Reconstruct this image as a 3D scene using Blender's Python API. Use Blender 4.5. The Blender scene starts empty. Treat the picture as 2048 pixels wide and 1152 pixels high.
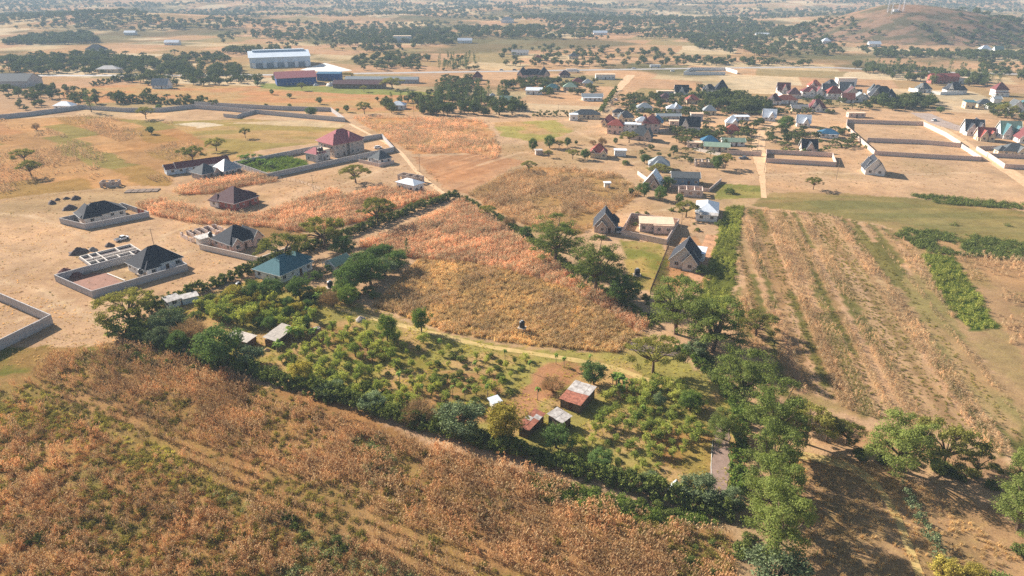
import bpy, math, random
import numpy as np
from mathutils import Vector

SC = bpy.context.scene
R = math.radians
rng = np.random.default_rng(7)
random.seed(11)

# ------------------------------------------------------------------ camera
CAM_H = 85.0                       # drone height over the plain
FPX = 1366.0                       # focal length in pixels of a 2048 wide frame
PITCH = math.atan((576 + 40) / FPX)
SP, CP = math.sin(PITCH), math.cos(PITCH)
cam = bpy.data.cameras.new("camera")
cam.sensor_width = 36.0
cam.lens = 36.0 * FPX / 2048.0
cam.clip_start = 1.0
cam.clip_end = 20000.0
cam_o = bpy.data.objects.new("camera", cam)
SC.collection.objects.link(cam_o)
cam_o.location = (0, 0, CAM_H)
cam_o.rotation_euler = (math.pi / 2 - PITCH, 0, 0)
SC.camera = cam_o

# ------------------------------------------------------------------ sky, sun, exposure
HAZE = 0.0002
SUN_EL, SUN_AZ = 28.0, 144.0       # azimuth measured from +X towards +Y
world = bpy.data.worlds.new("World")
SC.world = world
world.use_nodes = True
wn = world.node_tree
wn.nodes.clear()
sky = wn.nodes.new("ShaderNodeTexSky")
sky.sky_type = 'NISHITA'
sky.sun_disc = False
sky.sun_elevation = R(SUN_EL)
sky.sun_rotation = R(90 - SUN_AZ)
sky.air_density = 1.0
sky.dust_density = 1.4
bg = wn.nodes.new("ShaderNodeBackground")
bg.inputs[1].default_value = 0.055
wo = wn.nodes.new("ShaderNodeOutputWorld")
wn.links.new(sky.outputs[0], bg.inputs[0])
wn.links.new(bg.outputs[0], wo.inputs[0])
sl = bpy.data.lights.new("sun", 'SUN')
sl.energy = 5.0
sl.angle = R(0.5)
sl.color = (1.0, 0.92, 0.83)
so = bpy.data.objects.new("sun", sl)
SC.collection.objects.link(so)
so.location = (-200, 100, 400)
sd = Vector((math.cos(R(SUN_EL)) * math.cos(R(SUN_AZ)), math.cos(R(SUN_EL)) * math.sin(R(SUN_AZ)), math.sin(R(SUN_EL))))
so.rotation_euler = sd.to_track_quat('Z', 'Y').to_euler()
vs = SC.view_settings
vs.view_transform = 'Standard'
vs.look = 'None'
vs.exposure = 1.1
vs.gamma = 1.0
vs.use_curve_mapping = False
SC.render.engine = 'CYCLES'
SC.cycles.use_denoising = False
SC.cycles.max_bounces = 6
SC.cycles.diffuse_bounces = 3
SC.cycles.transparent_max_bounces = 8
SC.cycles.caustics_reflective = False
SC.cycles.caustics_refractive = False

# ------------------------------------------------------------------ ground geometry
def hashn(xi, yi, s):
    h = (xi.astype(np.int64) * 374761393 + yi.astype(np.int64) * 668265263 + s * 974634721) & 0xffffffff
    h = ((h ^ (h >> 13)) * 1274126177) & 0xffffffff
    h = h ^ (h >> 16)
    return (h & 0xffffff) / float(0x1000000)

def vnoise(x, y, s=0):
    x = np.asarray(x, float); y = np.asarray(y, float)
    xi = np.floor(x); yi = np.floor(y)
    fx = x - xi; fy = y - yi
    fx = fx * fx * (3 - 2 * fx); fy = fy * fy * (3 - 2 * fy)
    a = hashn(xi, yi, s); b = hashn(xi + 1, yi, s)
    c = hashn(xi, yi + 1, s); d = hashn(xi + 1, yi + 1, s)
    return (a + (b - a) * fx) * (1 - fy) + (c + (d - c) * fx) * fy

def fbm(x, y, s=0, o=4):
    t = 0; a = 0.5; n = 0
    for i in range(o):
        t = t + a * vnoise(x, y, s + i * 17); n += a
        x = np.asarray(x) * 2.03 + 11.3; y = np.asarray(y) * 2.03 + 5.7; a *= 0.5
    return t / n

def sstep(a, b, x):
    t = np.clip((np.asarray(x, float) - a) / (b - a), 0, 1)
    return t * t * (3 - 2 * t)

HILL = (612.0, 1150.0, 50.0)

def th(X, Y):
    X = np.asarray(X, float); Y = np.asarray(Y, float)
    dx = X - HILL[0]; dy = Y - HILL[1]
    rx = np.where(dx < 0, 235.0, 370.0)
    r = np.sqrt((dx / rx) ** 2 + (dy / 210.0) ** 2)
    w = np.clip(1 - r, 0, 1)
    hill = HILL[2] * (w * w * (3 - 2 * w)) ** 1.15 * (1 + 0.12 * (fbm(X / 60, Y / 60, 5) - .5))
    far = sstep(750, 1900, Y)
    roll = far * (fbm(X / 420, Y / 300, 3) - 0.42) * 42 * (1 - sstep(0, .7, w))
    rise = np.maximum(0, np.minimum(Y, 4200) - 1900) * 0.028
    lh = 16 * np.exp(-(((X + 760) / 330) ** 2 + ((Y - 1500) / 150) ** 2))
    return hill + np.maximum(roll, -3) + rise + lh

def flat(px, py, z=0.0):
    u = (px - 1024) / FPX; v = (py - 576) / FPX
    t = (CAM_H - z) / (SP + v * CP)
    return u * t, (CP - v * SP) * t

def at(px, py):
    """ground point of the plain seen at a place in the photograph"""
    u = (px - 1024) / FPX; v = (py - 576) / FPX
    den = SP + v * CP
    if den > 0.125:
        t = CAM_H / den
        return (u * t, (CP - v * SP) * t, 0.0)
    ts = np.arange(620.0, 6000.0, 4.0)
    X = u * ts; Y = (CP - v * SP) * ts; Z = CAM_H - den * ts
    hit = np.nonzero(Z < th(X, Y))[0]
    k = hit[0] if len(hit) else len(ts) - 1
    return (float(X[k]), float(Y[k]), float(th(X[k], Y[k])))

def to_px(x, y, z=0.0):
    """place in the photograph of a world point"""
    zc = y * CP + (CAM_H - z) * SP
    return 1024 + FPX * x / zc, 576 - FPX * ((z - CAM_H) * CP + y * SP) / zc

def ppm(px, py):
    """photo pixels per metre at that ground point"""
    p = at(px, py)
    return FPX / (p[1] * CP + (CAM_H - p[2]) * SP)

# ------------------------------------------------------------------ materials
def lin(c):
    return tuple(((x / 255.0) / 12.92 if x <= 10 else (((x / 255.0) + 0.055) / 1.055) ** 2.4) for x in c)

MATS = {}

def nt(name):
    m = bpy.data.materials.new(name)
    m.use_nodes = True
    t = m.node_tree
    t.nodes.clear()
    out = t.nodes.new("ShaderNodeOutputMaterial")
    return m, t, out

def nod(t, kind, **kw):
    n = t.nodes.new(kind)
    for k, v in kw.items():
        if k.startswith("i_"):
            n.inputs[k[2:].replace("_", " ")].default_value = v
        else:
            setattr(n, k, v)
    return n

def mixc(t, fac, a, b, blend='MIX'):
    n = t.nodes.new("ShaderNodeMix")
    n.data_type = 'RGBA'
    n.blend_type = blend
    for s, v in ((n.inputs[0], fac), (n.inputs[6], a), (n.inputs[7], b)):
        if isinstance(v, bpy.types.NodeSocket):
            t.links.new(v, s)
        elif isinstance(v, (int, float)):
            s.default_value = v
        else:
            s.default_value = (*v[:3], 1)
    return n.outputs[2]

def maprange(t, val, a, b, c, d):
    n = t.nodes.new("ShaderNodeMapRange")
    t.links.new(val, n.inputs[0])
    for i, x in enumerate((a, b, c, d)):
        n.inputs[i + 1].default_value = x
    return n.outputs[0]

def surf(name, srgb, var=0.25, scale=1.5, rough=0.85, bump=0.15, second=None, spec=0.3, stretch=None, metal=0.0):
    """plain weathered surface: base colour, blotches, fine grain"""
    if name in MATS:
        return MATS[name]
    m, t, out = nt(name)
    base = lin(srgb)
    tc = nod(t, "ShaderNodeTexCoord")
    src = tc.outputs["Object"]
    if stretch:
        mp = nod(t, "ShaderNodeMapping"); mp.inputs["Scale"].default_value = stretch
        t.links.new(src, mp.inputs[0]); src = mp.outputs[0]
    n1 = nod(t, "ShaderNodeTexNoise", i_Scale=scale, i_Detail=6.0, i_Roughness=0.65)
    n2 = nod(t, "ShaderNodeTexNoise", i_Scale=scale * 9, i_Detail=3.0)
    t.links.new(src, n1.inputs["Vector"]); t.links.new(src, n2.inputs["Vector"])
    dark = tuple(c * (1 - var) for c in base) if second is None else lin(second)
    lite = tuple(min(1, c * (1 + var * 0.6)) for c in base)
    f = maprange(t, n1.outputs[0], 0.32, 0.68, 0, 1)
    c1 = mixc(t, f, dark, lite)
    g = maprange(t, n2.outputs[0], 0.3, 0.7, 0.88, 1.08)
    c2 = mixc(t, 1.0, c1, g, 'MULTIPLY')
    b = nod(t, "ShaderNodeBsdfPrincipled", i_Roughness=rough, i_Metallic=metal)
    b.inputs["Specular IOR Level"].default_value = spec
    t.links.new(c2, b.inputs["Base Color"])
    if bump:
        bp = nod(t, "ShaderNodeBump", i_Strength=bump, i_Distance=0.05)
        t.links.new(n2.outputs[0], bp.inputs["Height"])
        t.links.new(bp.outputs[0], b.inputs["Normal"])
    t.links.new(b.outputs[0], out.inputs[0])
    MATS[name] = m
    return m

def leafmat(name, dark, lite, trans=0.3, extra=None, large=0.0, gain=1.25, tint=(1.12, 1.15, .65)):
    """foliage: every leaf its own tone, every plant a slightly different hue"""
    if name in MATS:
        return MATS[name]
    m, t, out = nt(name)
    geo = nod(t, "ShaderNodeNewGeometry")
    oi = nod(t, "ShaderNodeObjectInfo")
    g_ = lambda q: tuple(min(.85, x * gain) for x in lin(q))
    c = mixc(t, geo.outputs["Random Per Island"], g_(dark), g_(lite))
    if extra is not None:
        f = maprange(t, oi.outputs["Random"], 0.0, 1.0, 0.0, 0.75)
        c = mixc(t, f, c, g_(extra))
    v = maprange(t, oi.outputs["Random"], 0, 1, 0.78, 1.22)
    c = mixc(t, 1.0, c, v, 'MULTIPLY')
    if large:
        n = nod(t, "ShaderNodeTexNoise", i_Scale=0.06, i_Detail=3.0)
        t.links.new(geo.outputs["Position"], n.inputs["Vector"])
        k = maprange(t, n.outputs[0], 0.35, 0.65, 1 - large, 1 + large)
        c = mixc(t, 1.0, c, k, 'MULTIPLY')
    d = nod(t, "ShaderNodeBsdfDiffuse")
    tr = nod(t, "ShaderNodeBsdfTranslucent")
    t.links.new(c, d.inputs[0])
    c2 = mixc(t, 1.0, c, tint, 'MULTIPLY')
    t.links.new(c2, tr.inputs[0])
    mx = nod(t, "ShaderNodeMixShader")
    mx.inputs[0].default_value = trans
    t.links.new(d.outputs[0], mx.inputs[1]); t.links.new(tr.outputs[0], mx.inputs[2])
    t.links.new(mx.outputs[0], out.inputs[0])
    MATS[name] = m
    return m

# ------------------------------------------------------------------ mesh helpers
COL = SC.collection

def np_mesh(name, v, f, mat, smooth=False):
    """mesh from an (n,3) array and an (m,k) face array"""
    v = np.asarray(v, np.float32).reshape(-1, 3); f = np.asarray(f, np.int32)
    me = bpy.data.meshes.new(name)
    k = f.shape[1]
    me.vertices.add(len(v)); me.vertices.foreach_set("co", v.ravel())
    me.loops.add(f.size); me.loops.foreach_set("vertex_index", f.ravel())
    me.polygons.add(len(f))
    me.polygons.foreach_set("loop_start", np.arange(0, f.size, k, dtype=np.int32))
    me.polygons.foreach_set("loop_total", np.full(len(f), k, np.int32))
    if smooth:
        me.polygons.foreach_set("use_smooth", np.ones(len(f), bool))
    me.update(calc_edges=True)
    if mat: me.materials.append(mat)
    return me

class MB:
    """collects boxes, prisms and faces into one mesh"""
    def __init__(s): s.v = []; s.f = []
    def face(s, pts):
        n = len(s.v); s.v += [tuple(p) for p in pts]; s.f.append(tuple(range(n, n + len(pts)))); return s
    def box(s, c, size, rz=0.0):
        cx, cy, cz = c; x, y, z = (q / 2 for q in size); ca, sa = math.cos(rz), math.sin(rz)
        n = len(s.v)
        for dz in (-z, z):
            for dx, dy in ((-x, -y), (x, -y), (x, y), (-x, y)):
                s.v.append((cx + dx * ca - dy * sa, cy + dx * sa + dy * ca, cz + dz))
        s.f += [tuple(n + i for i in q) for q in ((3, 2, 1, 0), (4, 5, 6, 7), (0, 1, 5, 4), (1, 2, 6, 5), (2, 3, 7, 6), (3, 0, 4, 7))]
        return s
    def hull(s, lo, hi):
        """prism between two rings with the same number of points"""
        n = len(s.v); k = len(lo); s.v += [tuple(p) for p in lo] + [tuple(p) for p in hi]
        s.f.append(tuple(n + i for i in range(k - 1, -1, -1))); s.f.append(tuple(n + k + i for i in range(k)))
        for i in range(k):
            j = (i + 1) % k; s.f.append((n + i, n + j, n + k + j, n + k + i))
        return s
    def lathe(s, prof, c=(0, 0, 0), k=14):
        n = len(s.v)
        for r, z in prof:
            for i in range(k):
                a = 2 * math.pi * i / k; s.v.append((c[0] + r * math.cos(a), c[1] + r * math.sin(a), c[2] + z))
        for j in range(len(prof) - 1):
            for i in range(k):
                q = (i + 1) % k; s.f.append((n + j * k + i, n + j * k + q, n + (j + 1) * k + q, n + (j + 1) * k + i))
        s.f.append(tuple(n + i for i in range(k - 1, -1, -1))); b = n + (len(prof) - 1) * k
        s.f.append(tuple(b + i for i in range(k)))
        return s
    def tube(s, a, b, ra, rb, k=6):
        a = Vector(a); b = Vector(b); d = (b - a)
        if d.length < 1e-5: return s
        q = d.to_track_quat('Z', 'Y'); n = len(s.v)
        for p, r in ((a, ra), (b, rb)):
            for i in range(k):
                t = 2 * math.pi * i / k
                s.v.append(tuple(p + q @ Vector((r * math.cos(t), r * math.sin(t), 0))))
        for i in range(k):
            j = (i + 1) % k; s.f.append((n + i, n + j, n + k + j, n + k + i))
        s.f.append(tuple(n + i for i in range(k - 1, -1, -1))); s.f.append(tuple(n + k + i for i in range(k)))
        return s
    def mesh(s, name, mat):
        me = bpy.data.meshes.new(name); me.from_pydata(s.v, [], s.f); me.update()
        if mat: me.materials.append(mat)
        return me
    def build(s, name, mat, parent=None, loc=(0, 0, 0), rz=0.0):
        return link(name, s.mesh(name, mat), parent, loc, rz)

def link(name, me, parent=None, loc=(0, 0, 0), rz=0.0, scl=None):
    o = bpy.data.objects.new(name, me); COL.objects.link(o)
    o.location = loc; o.rotation_euler = (0, 0, rz)
    if scl is not None: o.scale = scl
    if parent is not None: o.parent = parent
    return o

def tag(o, label=None, cat=None, group=None, kind=None):
    if label: o["label"] = label
    if cat: o["category"] = cat
    if group: o["group"] = group
    if kind: o["kind"] = kind
    return o

def thing(name, label, cat, loc, rz=0.0, group=None):
    o = link(name, None, None, loc, rz)
    return tag(o, label, cat, group)
# ------------------------------------------------------------------ ground: colours of the fields
def axis(breaks):
    out = [breaks[0][0]]
    for a, b, s0, s1 in breaks:
        x = a
        while x < b - 1e-6:
            f = (x - a) / (b - a); x += s0 + (s1 - s0) * f
            out.append(min(x, b))
    return np.array(out)

ys = axis([(-300, 40, 40, 5), (40, 420, 1.25, 1.25), (420, 1300, 1.3, 6), (1300, 4600, 6, 90)])
xh = axis([(0, 240, 1.3, 1.3), (240, 900, 1.6, 9), (900, 4200, 9, 160)])
xs = np.concatenate([-xh[:0:-1], xh])
GX, GY = np.meshgrid(xs, ys)
GXf, GYf = GX.ravel(), GY.ravel()
GZf = th(GXf, GYf)
WX = GXf + 3.0 * (fbm(GXf / 9, GYf / 9, 41) - .5) + 1.6 * (vnoise(GXf / 1.7, GYf / 1.7, 42) - .5)
WY = GYf + 3.0 * (fbm(GXf / 9, GYf / 9, 43) - .5) + 1.6 * (vnoise(GXf / 1.7, GYf / 1.7, 44) - .5)

def poly_w(px):
    return np.array([at(*p)[:2] for p in px])

def inside(poly, x, y):
    x = np.asarray(x); y = np.asarray(y)
    r = np.zeros(x.shape, bool)
    bb = (x >= poly[:, 0].min()) & (x <= poly[:, 0].max()) & (y >= poly[:, 1].min()) & (y <= poly[:, 1].max())
    ix = np.nonzero(bb)[0]
    if not len(ix): return r
    px, py = x[ix], y[ix]; c = np.zeros(len(ix), bool)
    n = len(poly)
    for i in range(n):
        x1, y1 = poly[i]; x2, y2 = poly[(i + 1) % n]
        if y1 == y2: continue
        k = ((y1 > py) != (y2 > py)) & (px < (x2 - x1) * (py - y1) / (y2 - y1) + x1)
        c ^= k
    r[ix] = c
    return r

# far parcels: every field its own colour
def parcels(X, Y, cell):
    a = 0.35
    U = (X * math.cos(a) - Y * math.sin(a)) / cell + 1.2 * fbm(X / 300, Y / 300, 77)
    V = (X * math.sin(a) + Y * math.cos(a)) / (cell * .8) + 1.2 * fbm(X / 300, Y / 300, 78)
    r = np.floor(V)
    c = np.floor(U + hashn(r, r * 0, 5) * 3)
    return hashn(c, r, 9), hashn(c, r, 19)

C = np.empty((len(GXf), 3))
pal = np.array([lin(c) for c in ((204, 162, 124), (212, 170, 130), (196, 158, 116), (184, 152, 108), (214, 186, 144), (172, 150, 106), (198, 158, 120), (222, 196, 158))])
h1, h2 = parcels(GXf, GYf, 75.0)
C[:] = pal[(h1 * len(pal)).astype(int)]
scrub = sstep(.50, .66, fbm(GXf / 130, GYf / 110, 91)) * sstep(480, 700, GYf)
C = C * (1 - scrub[:, None] * .75) + np.array(lin((98, 98, 62))) * scrub[:, None] * .75
base_near = np.array(lin((212, 174, 136)))
dryv = fbm(GXf / 22, GYf / 22, 12)[:, None]
near = base_near * (0.82 + 0.36 * dryv) * (1 - .35 * sstep(.55, .75, fbm(GXf / 40, GYf / 40, 13)))[:, None] + \
    np.array(lin((150, 132, 80))) * (.35 * sstep(.55, .75, fbm(GXf / 40, GYf / 40, 13)))[:, None]
k = sstep(430, 560, GYf)[:, None]
C = near * (1 - k) + C * k

def paint(px, srgb, alt=None, s=(14, 14), lo=.42, hi=.62, seed=0, a=1.0):
    m = inside(poly_w(px), WX, WY)
    if not m.any(): return
    col = np.array(lin(srgb))[None, :] * np.ones((m.sum(), 1))
    if alt is not None:
        f = sstep(lo, hi, fbm(GXf[m] / s[0], GYf[m] / s[1], 100 + seed))[:, None]
        col = col * (1 - f) + np.array(lin(alt)) * f
    C[m] = C[m] * (1 - a) + col * a

def paint_rows(px, dirdeg, period, cols, seed=0, wob=1.0):
    """strips running along one direction, each strip its own tone"""
    m = inside(poly_w(px), WX, WY)
    if not m.any(): return
    a = R(dirdeg); X, Y = GXf[m], GYf[m]
    p = (-X * math.sin(a) + Y * math.cos(a)) + wob * (fbm(X / 30, Y / 30, seed) - .5) * period
    q = (X * math.cos(a) + Y * math.sin(a))
    i = np.floor(p / period)
    hsh = hashn(i, i * 0 + np.floor(q / 55 + hashn(i, i * 0, seed + 3)), seed)
    pc = np.array([lin(c) for c in cols])
    C[m] = pc[(hsh * len(cols)).astype(int)] * (.85 + .3 * fbm(X / 5, Y / 5, seed + 1))[:, None]

AREA = {}
AREA['front'] = [(-140, 730), (60, 715), (250, 682), (430, 735), (600, 795), (850, 893), (1080, 958), (1290, 1030), (1470, 1062), (1476, 1190), (-160, 1190)]
AREA['front_maize'] = [(95, 715), (250, 688), (430, 738), (600, 800), (850, 890), (1085, 950), (1200, 992), (1290, 1036), (1455, 1066), (1462, 1190), (-160, 1190), (-160, 800), (60, 760)]
AREA['front_weeds'] = [(-140, 790), (60, 800), (200, 860), (360, 950), (520, 1040), (640, 1085), (840, 1180), (-160, 1190)]
AREA['plot_maize'] = [(715, 492), (800, 458), (860, 432), (925, 402), (975, 432), (1050, 485), (1160, 560), (1300, 650), (1275, 668), (1215, 625), (1130, 575), (1030, 545), (930, 525), (840, 518), (770, 505)]
AREA['meadow'] = [(745, 612), (800, 560), (835, 520), (930, 525), (1030, 545), (1130, 575), (1215, 625), (1275, 668), (1235, 705), (1060, 692), (900, 665), (800, 630)]
AREA['orchard'] = [(250, 655), (420, 585), (545, 545), (660, 590), (760, 622), (900, 672), (1060, 700), (1235, 705), (1290, 660), (1480, 795), (1472, 1015), (1140, 925), (850, 845), (560, 755)]
AREA['right_rows'] = [(1490, 418), (1560, 420), (1650, 428), (1760, 452), (1815, 480), (1850, 520), (1885, 600), (1940, 690), (2100, 900), (2100, 930), (1960, 900), (1840, 850), (1720, 830), (1640, 790), (1560, 790), (1520, 700), (1462, 640), (1475, 520)]
AREA['green_strip'] = [(1452, 415), (1488, 412), (1474, 500), (1460, 610), (1440, 640), (1398, 640), (1408, 560), (1432, 480)]
AREA['green_block'] = [(1842, 508), (1905, 512), (1950, 580), (2000, 655), (1940, 660), (1892, 610), (1865, 560)]
AREA['right_stubble'] = [(1908, 505), (2100, 525), (2100, 830), (2010, 665), (1955, 580)]
AREA['olive'] = [(1540, 385), (1700, 388), (1900, 402), (2100, 430), (2100, 528), (1908, 505), (1845, 505), (1770, 452), (1640, 426), (1500, 412)]
AREA['mid_maize'] = [(275, 410), (330, 402), (420, 425), (515, 432), (580, 408), (660, 380), (700, 392), (760, 375), (840, 380), (880, 390), (800, 415), (720, 445), (600, 465), (545, 455), (480, 450), (400, 448), (310, 432)]
AREA['mid_maize_b'] = [(345, 382), (390, 366), (480, 345), (545, 353), (555, 362), (490, 372), (420, 388), (360, 390)]
AREA['left_rows'] = [(-60, 240), (80, 236), (170, 232), (330, 243), (420, 262), (430, 300), (370, 325), (340, 372), (230, 372), (120, 385), (-60, 405)]
AREA['left_olive'] = [(330, 243), (500, 238), (690, 250), (640, 285), (520, 300), (470, 322), (380, 330), (420, 290)]
AREA['center_maize'] = [(705, 235), (830, 235), (960, 240), (985, 262), (1000, 300), (990, 322), (930, 305), (830, 308), (770, 275)]
AREA['ploughed'] = [(822, 314), (960, 308), (1055, 322), (1000, 348), (935, 388), (890, 378)]
AREA['center_maize_b'] = [(935, 388), (1000, 352), (1062, 332), (1150, 338), (1235, 348), (1285, 388), (1240, 415), (1165, 468), (1110, 462), (1050, 450), (985, 420)]
AREA['far_orange'] = [(110, 182), (190, 172), (300, 168), (520, 172), (700, 182), (890, 186), (890, 222), (700, 228), (640, 222), (480, 212), (300, 205), (140, 205)]
AREA['clearing'] = [(1590, 905), (1700, 915), (1800, 945), (1990, 1020), (2100, 1110), (2100, 1200), (1590, 1200)]

paint([(-60, 175), (120, 178), (190, 205), (150, 230), (-60, 235)], (196, 160, 124))
paint(AREA['far_orange'], (206, 152, 106), (196, 160, 110), s=(40, 20), seed=1)
paint([(520, 166), (760, 178), (892, 186), (892, 192), (700, 188), (600, 182), (520, 176)], (150, 150, 84))
paint_rows(AREA['left_rows'], -42, 14.0, ((196, 146, 100), (186, 140, 92), (204, 158, 108), (176, 140, 84), (190, 146, 98), (160, 142, 82)), seed=3)
paint(AREA['left_olive'], (172, 150, 88), (196, 160, 108), s=(30, 12), seed=4)
paint([(600, 240), (690, 248), (680, 256), (450, 246)], (214, 186, 146))
paint([(352, 248), (400, 244), (448, 250), (400, 256)], (226, 206, 176))
paint(AREA['center_maize'], (206, 152, 102), (196, 156, 104), s=(18, 12), seed=5)
paint([(985, 245), (1110, 240), (1150, 262), (1085, 285), (1000, 272)], (178, 164, 92), (200, 162, 112), s=(14, 14), seed=6)
paint_rows(AREA['ploughed'], 52, 2.2, ((202, 152, 112), (196, 146, 106), (208, 160, 120), (190, 142, 104)), seed=8, wob=.2)
paint(AREA['center_maize_b'], (196, 148, 96), (180, 144, 92), s=(16, 30), seed=9)
paint(AREA['mid_maize'], (176, 120, 76), seed=10)
paint(AREA['mid_maize_b'], (182, 126, 80), seed=11)
paint([(480, 455), (545, 452), (620, 470), (600, 500), (520, 480)], (168, 132, 88))
paint([(500, 318), (560, 312), (610, 322), (615, 334), (570, 352), (540, 352), (475, 332)], (112, 112, 52))
paint(AREA['olive'], (172, 146, 98), (148, 134, 82), s=(60, 8), seed=12)
paint([(1600, 400), (1800, 405), (2100, 440), (2100, 475), (1850, 455), (1640, 415)], (160, 144, 92), (138, 130, 80), s=(50, 6), seed=13)
paint([(1440, 368), (1525, 372), (1530, 396), (1430, 398)], (168, 154, 88), (140, 138, 72), s=(10, 6), seed=14)
paint([(1485, 414), (1800, 460), (2100, 520), (2100, 940), (1800, 850), (1560, 800), (1462, 640)], (188, 154, 112), (172, 146, 100), s=(10, 10), seed=40)
paint_rows(AREA['right_rows'], -102, 1.9, ((198, 162, 122), (176, 142, 102), (138, 128, 76), (206, 168, 130), (164, 134, 94), (186, 154, 112), (122, 116, 66), (200, 166, 124)), seed=15, wob=.3)
paint([(1800, 560), (1850, 540), (1960, 720), (2060, 850), (2040, 880), (1900, 760)], (190, 156, 112), (160, 144, 92), s=(8, 20), seed=16)
paint(AREA['right_stubble'], (186, 150, 110), (166, 140, 94), s=(12, 20), seed=17)
paint(AREA['green_strip'], (112, 116, 54), seed=18)
paint(AREA['green_block'], (84, 102, 38), seed=19)
paint([(1240, 480), (1330, 488), (1350, 560), (1305, 585), (1262, 575)], (186, 160, 96), (140, 138, 66), s=(6, 9), seed=20)
paint([(1300, 590), (1330, 560), (1350, 480), (1400, 470), (1420, 560), (1380, 590)], (200, 150, 106))
paint(AREA['plot_maize'], (172, 118, 76), seed=21)
paint(AREA['meadow'], (192, 158, 96), (172, 146, 82), s=(9, 9), seed=22)
paint(AREA['orchard'], (170, 158, 88), (200, 164, 112), s=(9, 9), lo=.48, hi=.62, seed=23)
paint([(590, 655), (660, 645), (760, 680), (900, 735), (860, 750), (700, 715), (610, 690)], (176, 138, 92), (156, 142, 72), s=(6, 6), seed=24)
paint([(1000, 800), (1050, 775), (1085, 728), (1150, 718), (1180, 735), (1150, 755), (1110, 790), (1070, 815), (1040, 850), (960, 850), (900, 840), (920, 815)], (192, 142, 104), (180, 142, 96), s=(5, 5), seed=25)
paint([(860, 740), (1000, 750), (1010, 800), (900, 835), (780, 800)], (190, 146, 98), (160, 140, 80), s=(3, 3), seed=26)
paint([(1290, 860), (1420, 850), (1424, 960), (1330, 935)], (176, 152, 84), (186, 140, 88), s=(6, 6), seed=27)
paint(AREA['front'], (180, 140, 94), (164, 132, 82), s=(12, 12), seed=28)
paint(AREA['front_weeds'], (178, 138, 88), (152, 134, 78), s=(8, 8), lo=.50, hi=.66, seed=29)
paint([(-140, 745), (60, 770), (150, 815), (260, 850), (380, 925), (470, 990), (540, 1065), (440, 1010), (330, 965), (190, 905), (70, 860), (-140, 850)], (160, 140, 80), (142, 130, 70), s=(7, 7), seed=30, a=.5)
paint([(-140, 690), (60, 690), (200, 700), (230, 720), (90, 740), (-140, 770)], (164, 130, 78), (128, 124, 60), s=(7, 7), seed=31)
paint([(1050, 945), (1200, 985), (1420, 1035), (1440, 1052), (1290, 1042), (1180, 1020), (1080, 1000)], (104, 108, 46), seed=32)
paint([(560, 772), (700, 815), (860, 890), (850, 902), (690, 850), (560, 800)], (170, 128, 82))
paint(AREA['clearing'], (192, 154, 112), (172, 140, 98), s=(7, 7), seed=33)
paint([(1700, 855), (1960, 905), (2100, 960), (2100, 1010), (1960, 950), (1800, 905), (1640, 885)], (192, 152, 112))
hh = (GZf > 4) & (np.hypot((GXf - HILL[0]) / 300, (GYf - HILL[1]) / 230) < 1.0)
f = sstep(.46, .60, fbm(GXf / 26, GYf / 14, 55))[:, None]
C[hh] = (np.array(lin((168, 134, 108))) * (1 - f) + np.array(lin((118, 108, 80))) * f)[hh]

# worn wheel marks on the bare ground
def mark(pts, w, srgb, a=.6):
    P = np.array([at(*q)[:2] for q in pts])
    for i in range(len(P) - 1):
        d = P[i + 1] - P[i]; L = np.hypot(*d); nrm = np.array([-d[1], d[0]]) / L
        rx, ry = GXf - P[i][0] + 1.5 * (fbm(GXf / 12, GYf / 12, 91) - .5), GYf - P[i][1] + 1.5 * (fbm(GXf / 12, GYf / 12, 92) - .5)
        u = (rx * d[0] + ry * d[1]) / L; v = rx * nrm[0] + ry * nrm[1]
        m = (u > -1) & (u < L + 1) & (np.abs(v) < w)
        k = (a * (1 - np.abs(v[m]) / w) * (.4 + 1.0 * fbm(GXf[m] / 4, GYf[m] / 4, 93)))[:, None].clip(0, 1)
        C[m] = C[m] * (1 - k) + np.array(lin(srgb)) * k
for pts in (((-40, 425), (60, 432), (120, 452), (190, 480)), ((260, 540), (330, 470), (400, 445), (430, 425)), ((390, 500), (330, 515), (290, 500)), ((600, 400), (660, 376), (740, 350), (790, 330)), ((960, 330), (1040, 305), (1120, 300), (1180, 320), (1260, 318)),
            ((1240, 330), (1330, 315), (1420, 320), (1500, 322)), ((1530, 350), (1640, 345), (1780, 350), (1960, 345)), ((1150, 262), (1200, 285), (1260, 300)), ((-20, 560), (80, 580), (150, 620), (220, 660)), ((40, 640), (110, 610), (140, 600)), ((1250, 430), (1330, 420), (1390, 405))):
    mark(pts, 2.0, (236, 204, 166))
for pts in (((40, 400), (160, 385), (240, 380)), ((130, 520), (100, 540), (60, 560)), ((300, 620), (340, 600), (400, 570)), ((500, 400), (600, 372), (660, 352))):
    mark(pts, 3.0, (176, 140, 100), .5)

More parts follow.
